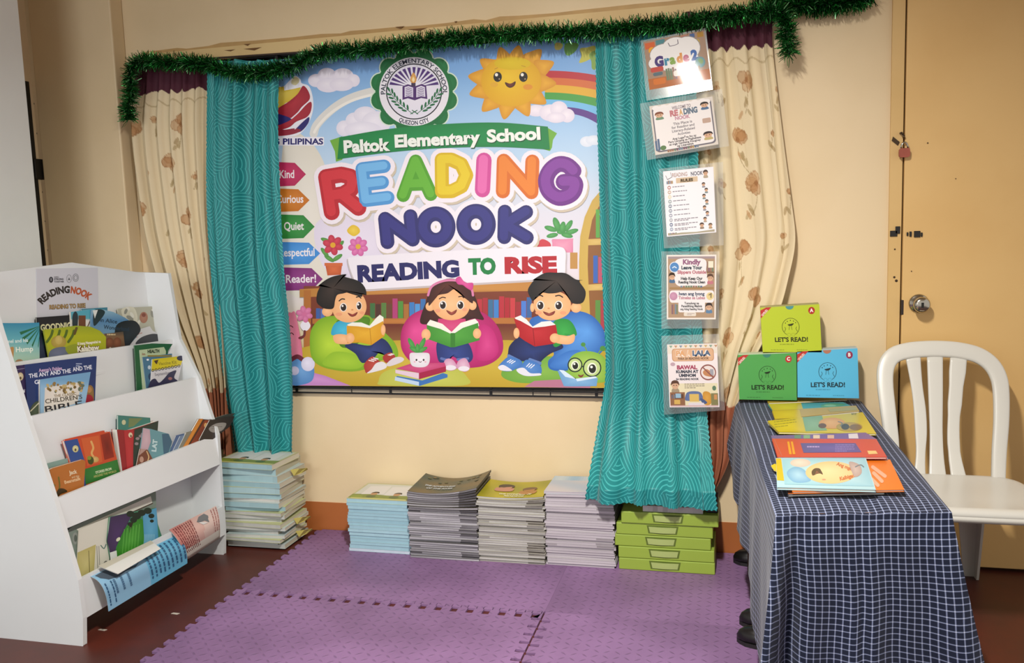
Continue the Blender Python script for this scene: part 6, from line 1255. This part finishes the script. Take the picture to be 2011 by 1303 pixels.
# ================================================================== SHOES
SH = mat('#100e10', .3); SO = mat('#1b191a', .6)
def shoe(label, x, y, rot, z=.0083, L=.25):
    r = thing('shoe', label, 'shoe', (x, y, z), 'black shoes tucked under the table'); cr, sr = math.cos(rot), math.sin(rot)
    prof = [(0, .010, .026), (.03, .30, .040), (.10, .68, .050), (.22, .92, .056), (.38, 1., .060), (.55, .86, .068), (.75, .80, .074), (.92, .74, .074), (1, .45, .060)]
    b = MB(); vs = []; fs = []; K = 14
    for s, wd, h in prof:
        for k in range(K):
            t = math.pi * k / (K - 1); a = .042 * wd * math.cos(t); hz = .010 + (h - .010) * max(0., math.sin(t)) ** .7; px, py = s * L, a; vs.append((x + px * cr - py * sr, y + px * sr + py * cr, z + hz))
    for i in range(len(prof) - 1):
        for k in range(K - 1): fs.append((i * K + k, i * K + k + 1, (i + 1) * K + k + 1, (i + 1) * K + k))
    fs += [tuple(range(K)), tuple(range(len(prof) * K - 1, (len(prof) - 1) * K - 1, -1))] + [tuple([i * K for i in range(len(prof))] + [i * K + K - 1 for i in range(len(prof) - 1, -1, -1)])]
    b.add(vs, fs); b.build('upper', SH, r, smooth=True, fixn=True)
    ol = [(s * L, .045 * wd) for s, wd, h in prof]; pts = ol + [(p[0], -p[1]) for p in reversed(ol)]; MB().prism([(x + p[0] * cr - p[1] * sr, y + p[0] * sr + p[1] * cr, z) for p in pts], (0, 0, .012)).build('sole', SO, r, fixn=True)
for l, (px, py), rot in (('black shoe pointing left under the table, farthest back by the green boxes', (1440, 1112), .05), ('black shoe pointing left under the table, farther of the front pair', (1452, 1236), .10), ('black shoe pointing left under the table, nearest of the front pair', (1447, 1271), -.02)):
    q = hZ(px, py, .0083); shoe(l, q.x, q.y + .035, rot)
for i, (px, py) in enumerate(((277, 1206), (200, 1238))):
    q = hZ(px + (66 if i == 0 else 0), py, .0); b = MB().prism([(q.x - .012, q.y - .004, .0002), (q.x + .014, q.y - .006, .0002), (q.x + .018, q.y + .004, .0002), (q.x - .008, q.y + .005, .0002)], (0, 0, .0012), '#b9b0a4'); tag(b.build('paper_scrap', PAGE, loc=(q.x, q.y, 0), fixn=True), ['tiny white paper scrap on the dark floor left of the foam mats', 'tiny white paper scrap on the dark floor beside the foot of the shelf'][i], 'paper scrap')

# ================================================================== LAMINATED SIGNS
def lam_mat():
    m = bpy.data.materials.new('laminate_film'); m.use_nodes = True; nt = m.node_tree; L = nt.links.new; nt.nodes.remove(nt.nodes['Principled BSDF'])
    t = N_(nt, 'ShaderNodeBsdfTransparent'); g = N_(nt, 'ShaderNodeBsdfGlossy'); g.inputs['Roughness'].default_value = .12; d = N_(nt, 'ShaderNodeBsdfDiffuse'); d.inputs[0].default_value = (.75, .78, .78, 1)
    a = N_(nt, 'ShaderNodeMixShader'); a.inputs[0].default_value = .10; L(t.outputs[0], a.inputs[1]); L(d.outputs[0], a.inputs[2])
    b = N_(nt, 'ShaderNodeMixShader'); fr = N_(nt, 'ShaderNodeFresnel'); fr.inputs[0].default_value = 1.5; L(fr.outputs[0], b.inputs[0]); L(a.outputs[0], b.inputs[1]); L(g.outputs[0], b.inputs[2]); L(b.outputs[0], nt.nodes['Material Output'].inputs[0]); return m
LAM = lam_mat(); SP = vmat(.6, .1, coat=.7)
def sign(label, q, lq, art, Y=-.142, col='#d8d2cc', tilt=0.):
    o, n = V((1.0, Y, hY(*q[0], Y).z)), V((0, -1, tilt)); M_ = PXMAP(o, n); n = n.normalized(); P = [M_(*p) for p in q]; LP = [M_(*p) for p in lq]; c = sum(P, V((0, 0, 0))) / 4
    r = thing('laminated_sign', label, 'sign', tuple(c), 'laminated signs pinned down the right curtains'); mb = MB(); mb.prism(P, -n * .0006, col); tl, tr, br, bl_ = P
    art(Art(mb, lambda x, y: tl.lerp(tr, x).lerp(bl_.lerp(br, x), y), n, eps=.00003, base=.0001)); mb.build('printed_paper', SP, r)
    f = MB(); I = [c + (p - c) * 1.0 for p in P]
    for i in range(4): j = (i + 1) % 4; f.prism([LP[i], LP[j], I[j], I[i]], n * .0004)
    f.build('laminate_border', LAM, r, fixn=True); return r
def kid(a, x, y, s, hair, shirt, ar=1.):
    a.blob([(x - .8 * s, y + 1.9 * s * ar), (x - .6 * s, y + .9 * s * ar), (x + .6 * s, y + .9 * s * ar), (x + .9 * s, y + 1.9 * s * ar)], shirt); a.ell(x, y + .1 * s, s * .85, s * ar, '#c9a184', n=14); a.blob([(x - s, y + .1 * s), (x - .8 * s, y - .8 * s * ar), (x, y - 1.15 * s * ar), (x + .8 * s, y - .8 * s * ar), (x + s, y + .15 * s), (x + .5 * s, y - .3 * s * ar), (x - .5 * s, y - .25 * s * ar)], hair)
    a.ell(x - .3 * s, y + .15 * s * ar, s * .12, s * .16 * ar, '#3a2a20', n=8); a.ell(x + .3 * s, y + .15 * s * ar, s * .12, s * .16 * ar, '#3a2a20', n=8)
def bookrow(a, x, y, w, h, n, seed=1):
    R = random.Random(seed)
    for k in range(n): a.rect(x + w * k / n, y + h * R.uniform(0, .2), x + w * (k + .85) / n, y + h, R.choice(['#8a6a5a', '#6f7f8f', '#a08a5a', '#7a5a66', '#6a7a62', '#98705a', '#5a6a84']))
def art(a):
    a.rect(0, 0, 1, 1, '#9a806e'); a.rect(0, .78, 1, 1, '#a8673f')
    for x, y, w, h, c in ((.02, .04, .16, .13, '#c0603c'), (.2, .02, .15, .10, '#4f7f86'), (.62, .03, .1, .09, '#b06a58'), (.76, .02, .08, .08, '#4a5f8a'), (.88, .02, .1, .1, '#a07a3a')): a.rect(x, y, x + w, y + h, c)
    a.ell(.12, .21, .055, .07, '#d89a30', n=16); a.ell(.86, .2, .05, .06, '#b59a4a', n=14)
    for x, y, rx, ry in ((.3, .32, .22, .2), (.5, .2, .2, .17), (.68, .3, .22, .24), (.2, .48, .16, .14), (.5, .5, .35, .2)): a.ell(x, y, rx * 1.06, ry * 1.07, '#8f8a88', n=20)
    for x, y, rx, ry in ((.3, .32, .22, .2), (.5, .2, .2, .17), (.68, .3, .22, .24), (.2, .48, .16, .14), (.5, .5, .35, .2)): a.ell(x, y, rx, ry, '#dcd9d8', n=20)
    a.stroke([(.4, .12), (.42, .19), (.5, .19), (.56, .17), (.56, .09)], .012, '#6a6470')
    for ch_, x, c in (('G', .14, '#4a3f74'), ('r', .30, '#3f7f9a'), ('a', .385, '#7a9a4a'), ('d', .50, '#c98a4a'), ('e', .605, '#b0607a'), ('2', .735, '#3f62a0')): a.text(ch_, x, .55, .27 if ch_ in 'G2' else .25, c, bold=.07, sx=.72)
    a.rr(.06, .56, .27, .66, .03, '#b35048'); a.rr(.09, .67, .25, .74, .03, '#5a6a72'); a.rr(.08, .8, .28, .92, .03, '#c2703a'); bookrow(a, .3, .62, .18, .25, 5, 3); a.ell(.87, .62, .08, .11, '#5f8a94', '#76a09c'); a.blob([(.84, .58), (.89, .55), (.92, .62), (.88, .66)], '#7a9a6a'); a.stroke([(.84, .7), (.84, .78)], .03, '#7a5a3a'); a.rr(.42, .7, .72, .82, .04, '#d8d0c8')
sign('laminated Grade 2 sign with globe and books, topmost of the five', [(1263.4, 82.3), (1382.4, 59.5), (1396.5, 155.7), (1275.6, 176.8)], [(1258, 80), (1386, 55), (1400, 176), (1270, 198)], art, tilt=.086)
def art(a):
    a.rect(0, 0, 1, 1, '#cfc6bc'); a.rr(.03, .04, .97, .96, .06, '#6f6a72'); 
    for k in range(14): a.ell(.10 + .8 * (k / 13), .08 if k % 2 else .06, .06, .05, '#e2dcda', n=12)
    a.rr(.05, .07, .95, .93, .06, '#e0dad8'); kid(a, .14, .20, .07, '#7a4a38', '#6f8a70', .75); kid(a, .86, .14, .065, '#3a3330', '#4f6a8a', .8); kid(a, .86, .76, .075, '#3a2f30', '#b5a470', .75); a.rr(.80, .42, .93, .52, .02, '#b59a8a')
    a.text('WELCOME TO', .5, .14, .09, '#8a7f86', bold=.03, width=.3, align='c'); a.text('RE', .31, .27, .16, '#b8757a', bold=.06, width=.13); a.text('A', .455, .27, .16, '#c9a070', bold=.06, width=.06); a.text('DING', .525, .27, .16, '#5f6f80', bold=.06, width=.22); a.text('NOOK', .5, .36, .10, '#b98a9a', bold=.05, width=.24, align='c')
    for i, (t, w) in enumerate((('This Place is', .30), ('for Reading and', .36), ('Literacy-Related', .36), ('Activities', .2))): a.text(t, .49, .46 + i * .072, .075, '#6f6a70', bold=.02, width=w, align='c')
    a.ell(.5, .715, .01, .012, '#5a5056', n=8)
    for i, (t, w) in enumerate((('Ang Lugar na Ito ay', .38), ('Para Lamang sa Pagbabasa', .52), ('at mga Gawaing Kaugnay', .50), ('ng Literasiya', .26))): a.text(t, .49, .755 + i * .052, .06, '#4a4448', bold=.03, width=w, align='c')
    bookrow(a, .2, .935, .5, .05, 14, 5); bookrow(a, .02, .68, .08, .24, 2, 6); a.ell(.14, .88, .05, .05, '#5f7a52', n=10)
sign('laminated READING NOOK sign framed in grey, second from the top', [(1275, 209), (1399, 189.5), (1411, 283.6), (1287, 305)], [(1256.7, 203.5), (1418, 174.6), (1431.7, 287), (1271, 314.8)], art)
def art(a):
    a.rect(0, 0, 1, 1, '#dedbe0'); a.rect(.015, .012, .985, .985, '#e3e0e4'); a.stroke([(.05, .07), (.08, .13), (.17, .10), (.15, .03)], .010, '#7a767a')
    a.text('READING', .18, .10, .085, '#a58a80', bold=.02, width=.30); a.text('NOOK', .55, .105, .085, '#5a5a66', bold=.03, width=.24); a.rr(.25, .12, .68, .20, .01, '#c9b398'); a.text('RULES', .465, .185, .06, '#4a3d2c', bold=.06, width=.25, align='c'); bookrow(a, .06, .145, .13, .055, 5, 2); kid(a, .84, .08, .05, '#4a3a34', '#a89a84', .8)
    for i in range(10):
        y = .255 + i * .071; c = ['#b0756a', '#b9a088', '#cfc4a0', '#8a9a9a', '#6a7a8a', '#7f8a98', '#8a90a0', '#9aa0a8', '#5a6a88', '#8a98ac'][i]; a.ring(.105, y, .028, .014, c, 14, .022); a.text(str(i + 1), .105, y + .013, .035, c, bold=.03, align='c', sx=.8)
        a.lines(.17, y - .012, R5.uniform(.38, .55), 1 if i < 7 else 2, .022, '#8a868e', .014, 0, i + 3)
    for i in range(7): kid(a, .79 + .05 * (i % 2), .25 + i * .088, .035, '#4a403c', R5.choice(['#8a8a94', '#a89a8a', '#7a8a8a']), .75)
    kid(a, .72, .865, .045, '#4a3a34', '#8a7a6a', .7); kid(a, .89, .88, .04, '#5a4a3a', '#a8906a', .7); bookrow(a, .03, .945, .18, .035, 6, 9); a.poly([(.03, .97), (.3, .955), (.6, .965), (.97, .95), (.97, .985), (.03, .985)], '#a39a84')
sign('laminated white READING NOOK RULES sheet with numbered list, middle of the five', [(1302, 337), (1401, 327.5), (1406.6, 456.6), (1309.6, 465.3)], [(1294, 332), (1420, 318), (1421, 482), (1304, 488)], art)
def art(a):
    a.rect(0, 0, 1, 1, '#dcd4cc'); a.rect(.03, .025, .97, .975, '#a58a70'); a.rect(.03, .025, .97, .06, '#9a8a8c'); bookrow(a, .80, .10, .15, .16, 4, 4); a.rect(.78, .26, .96, .28, '#7a5a40'); a.rect(.84, .10, .94, .2, '#ddd6c0')
    a.blob([(.2, .08), (.5, .05), (.78, .08), (.80, .25), (.82, .46), (.5, .50), (.2, .46), (.16, .25)], '#ddd8d8'); a.ell(.16, .19, .105, .085, '#cfd4dc', n=22); a.ell(.16, .19, .09, .072, '#4a7ab0', '#5a8abc'); a.stroke([(.12, .20), (.16, .18), (.20, .20)], .015, '#cfdae4')
    for t, y, w, sz_, c in (('Kindly', .145, .36, .105, '#8a5a78'), ('Leave Your', .222, .42, .075, '#3a4450'), ('Slippers Outside', .29, .58, .07, '#b0707a'), ('Help Keep Our', .385, .44, .062, '#4a4a4c'), ('Reading Nook Clean', .44, .54, .058, '#4a4a4c')): a.text(t, .51, y, sz_, c, bold=.05, width=w, align='c')
    kid(a, .11, .33, .065, '#3a2a20', '#4a6a8a', .8); kid(a, .88, .35, .065, '#5a4034', '#b5707a', .8); a.rect(.06, .50, .95, .53, '#9a7a52'); bookrow(a, .28, .475, .45, .03, 9, 7)
    a.rr(.06, .55, .96, .74, .05, '#ddd8d8'); a.rr(.24, .56, .78, .89, .03, '#ddd8d8'); a.ell(.14, .64, .095, .075, '#d8d0d4', n=20); a.ell(.14, .64, .08, .063, '#b0809a', '#c092a8'); a.ell(.88, .64, .075, .06, '#d4c08a', n=18); a.stroke([(.86, .62), (.9, .60), (.9, .66)], .02, '#7a6a4a')
    for t, y, w, sz_, c in (('Iwan ang Iyong', .625, .52, .07, '#3f4a60'), ('Tsinelas sa Labas', .685, .54, .065, '#b07a86'), ('Tumulong na', .765, .3, .05, '#4a4a4c'), ('Panatilihing Malinis', .81, .42, .05, '#4a4a4c'), ('ang Ating Reading Nook', .855, .46, .045, '#4a4a4c')): a.text(t, .51, y, sz_, c, bold=.04, width=w, align='c')
    bookrow(a, .1, .76, .13, .16, 4, 8); kid(a, .86, .80, .07, '#3a2f2c', '#5a7a9a', .75); a.rr(.35, .89, .60, .95, .02, '#d4cabc'); a.lines(.42, .905, .15, 2, .018, '#9a8a8a', .009)
sign('laminated brown sign reading Kindly Leave Your Slippers Outside, second from the bottom', [(1309, 501), (1407, 500.4), (1405.7, 627.6), (1309.5, 627.6)], [(1299, 494), (1413, 494), (1412, 645), (1299, 646)], art)
def art(a):
    a.rect(0, 0, 1, 1, '#e0d6d6'); a.rect(.01, .01, .99, .15, '#d8cfc2')
    for k in range(10): a.poly([(.04 + k * .1, .02), (.11 + k * .1, .02), (.075 + k * .1, .06)], ['#7f9a8a', '#b58a6a', '#7a8aa0', '#c0a070'][k % 4])
    a.rr(.09, .07, .93, .27, .05, '#b98a66'); a.rr(.105, .078, .915, .262, .05, '#cfa684')
    for t, x, w, c in (('PA', .17, .18, '#cf9a6a'), ('A', .38, .08, '#d8b08a'), ('LALA', .50, .36, '#4a5f7a')): a.text(t, x, .185, .11, '#e6dcd4', bold=.12, width=w); a.text(t, x + .005, .183, .11, c, bold=.05, width=w)
    a.text('PARA SA READING NOOK', .52, .245, .05, '#6a5240', bold=.04, width=.62, align='c'); a.ell(.10, .315, .05, .03, '#b59aa4', n=14)
    for t, y, w, sz_, c in (('BAWAL', .395, .41, .085, '#a04a62'), ('KUMAIN AT', .455, .45, .062, '#3a3f4c'), ('UMINOM', .515, .34, .062, '#3a3f4c'), ('SA READING NOOK', .567, .46, .042, '#4a4a52')): a.text(t, .385, y, sz_, c, bold=.06, width=w, align='c')
    a.ell(.8, .45, .15, .11, '#dcd0cc', n=26); a.blob([(.70, .44), (.78, .40), (.88, .46), (.90, .52), (.74, .50)], '#b9825a'); a.rect(.84, .40, .91, .50, '#9a9aa2'); a.ring(.8, .45, .15, .022, '#8a5550', 30, .115); a.stroke([(.70, .37), (.90, .53)], .022, '#8a5550')
    a.rect(.02, .62, .98, .99, '#d9cfae'); a.lines(.32, .625, .40, 3, .03, '#8a8070', .013, 0, 3); kid(a, .13, .64, .085, '#5a4034', '#9a8a72', .75); a.rect(.02, .76, .32, .97, '#8a6248'); a.rect(.05, .79, .29, .86, '#5f463a'); a.rect(.13, .78, .24, .85, '#8fb0c4'); a.rect(.1, .88, .22, .95, '#c9a45a'); bookrow(a, .05, .79, .07, .07, 3, 2)
    a.blob([(.32, .88), (.36, .77), (.5, .745), (.64, .77), (.68, .88), (.6, .90), (.4, .90)], '#5a6a92', '#6a7aa2'); a.rect(.41, .79, .6, .91, '#cfae62'); a.blob([(.68, .78), (.76, .75), (.84, .80), (.83, .95), (.7, .95)], '#c08a3a', '#cf9c4c'); a.rect(.84, .78, .98, .97, '#7f7a52'); a.rect(.9, .80, .96, .88, '#c08a5a'); a.ell(.91, .70, .04, .04, '#5f7a62', n=10); a.blob([(.62, .86), (.70, .88), (.76, .93), (.68, .95)], '#4a5a80'); a.rr(.38, .93, .7, .97, .02, '#d4cad0'); a.rect(.02, .97, .98, .99, '#c9a8a8')
sign('laminated PAALALA sign with no food symbol, lowest of the five', [(1310, 677), (1408, 675), (1413, 800), (1315, 800.5)], [(1299, 660), (1412, 656), (1424, 806), (1304, 815)], art)

# ================================================================== TINSEL
def tinsel_mat():
    m = bpy.data.materials.new('green_tinsel_foil'); m.use_nodes = True; nt = m.node_tree; b = nt.nodes['Principled BSDF']; a = nt.nodes.new('ShaderNodeAttribute'); a.attribute_name = 'Col'
    nt.links.new(a.outputs['Color'], b.inputs['Base Color']); b.inputs['Metallic'].default_value = .75; b.inputs['Roughness'].default_value = .28; return m
TIN = tinsel_mat()
def garland(name, label, px, Y, rad, n, seed):
    R = random.Random(seed); P = [hY(x, y, Y) for x, y in spline(px, 8, False)]; L = [0]
    for a, b in zip(P, P[1:]): L.append(L[-1] + (b - a).length)
    mb = MB(); cols = [lin(c) for c in ('#0e4319', '#1a6a2a', '#268a38', '#0b3214', '#3aa04c', '#135423')]; glint = lin('#9fe6a6')  # a few pale strands carry the foil's sparkle as colour
    r = thing(name, label, 'garland', tuple(P[len(P) // 2]))
    for _ in range(n):
        d = R.uniform(0, L[-1]); k = 0
        while k < len(L) - 2 and L[k + 1] < d: k += 1
        p = P[k].lerp(P[k + 1], (d - L[k]) / max(1e-9, L[k + 1] - L[k])); t = (P[k + 1] - P[k]).normalized()
        v = V((R.gauss(0, 1), R.gauss(0, 1) * .8 - .25, R.gauss(0, 1))); v = (v - t * v.dot(t) * .6).normalized(); l = rad * R.uniform(.55, 1.1); w = v.cross(V((R.gauss(0, 1), R.gauss(0, 1), R.gauss(0, 1)))).normalized() * R.uniform(.0010, .0019)
        q = p + v * l * .55; e = q + (v + V((R.uniform(-.6, .6), R.uniform(-.4, .3), R.uniform(-.7, .3)))).normalized() * l * .5
        for z_ in (p, q, e): z_.y = min(z_.y, -.006)
        mb.add([p - w, p + w, q + w, q - w, e + w * .7, e - w * .7], [(0, 1, 2, 3), (3, 2, 4, 5)], glint if R.random() < .09 else R.choice(cols))
    mb.build('foil_strands', TIN, r); c = MB(); c.tube(P, .0025, n=6); c.build('core_wire', mat('#0d2412', .5), r); return r
garland('tinsel_garland', 'long green tinsel garland along the curtain tops, both ends hanging down', [(252, 236), (254, 205), (258, 170), (258, 140), (275, 120), (320, 122), (380, 124), (420, 130), (470, 143), (530, 140), (580, 128), (620, 108), (660, 100), (720, 98), (780, 90), (850, 80), (930, 72), (1020, 66), (1100, 64), (1180, 60), (1260, 52), (1330, 46), (1400, 36), (1470, 26), (1525, 22), (1543, 40), (1546, 75), (1550, 108)], -.135, .043, 14500, 3)
garland('tinsel_garland', 'short green tinsel garland running right along the wall top above the door frame', [(1480, 20), (1530, 12), (1580, 10), (1630, 8), (1680, 2), (1710, -12)], -.06, .046, 3600, 8)
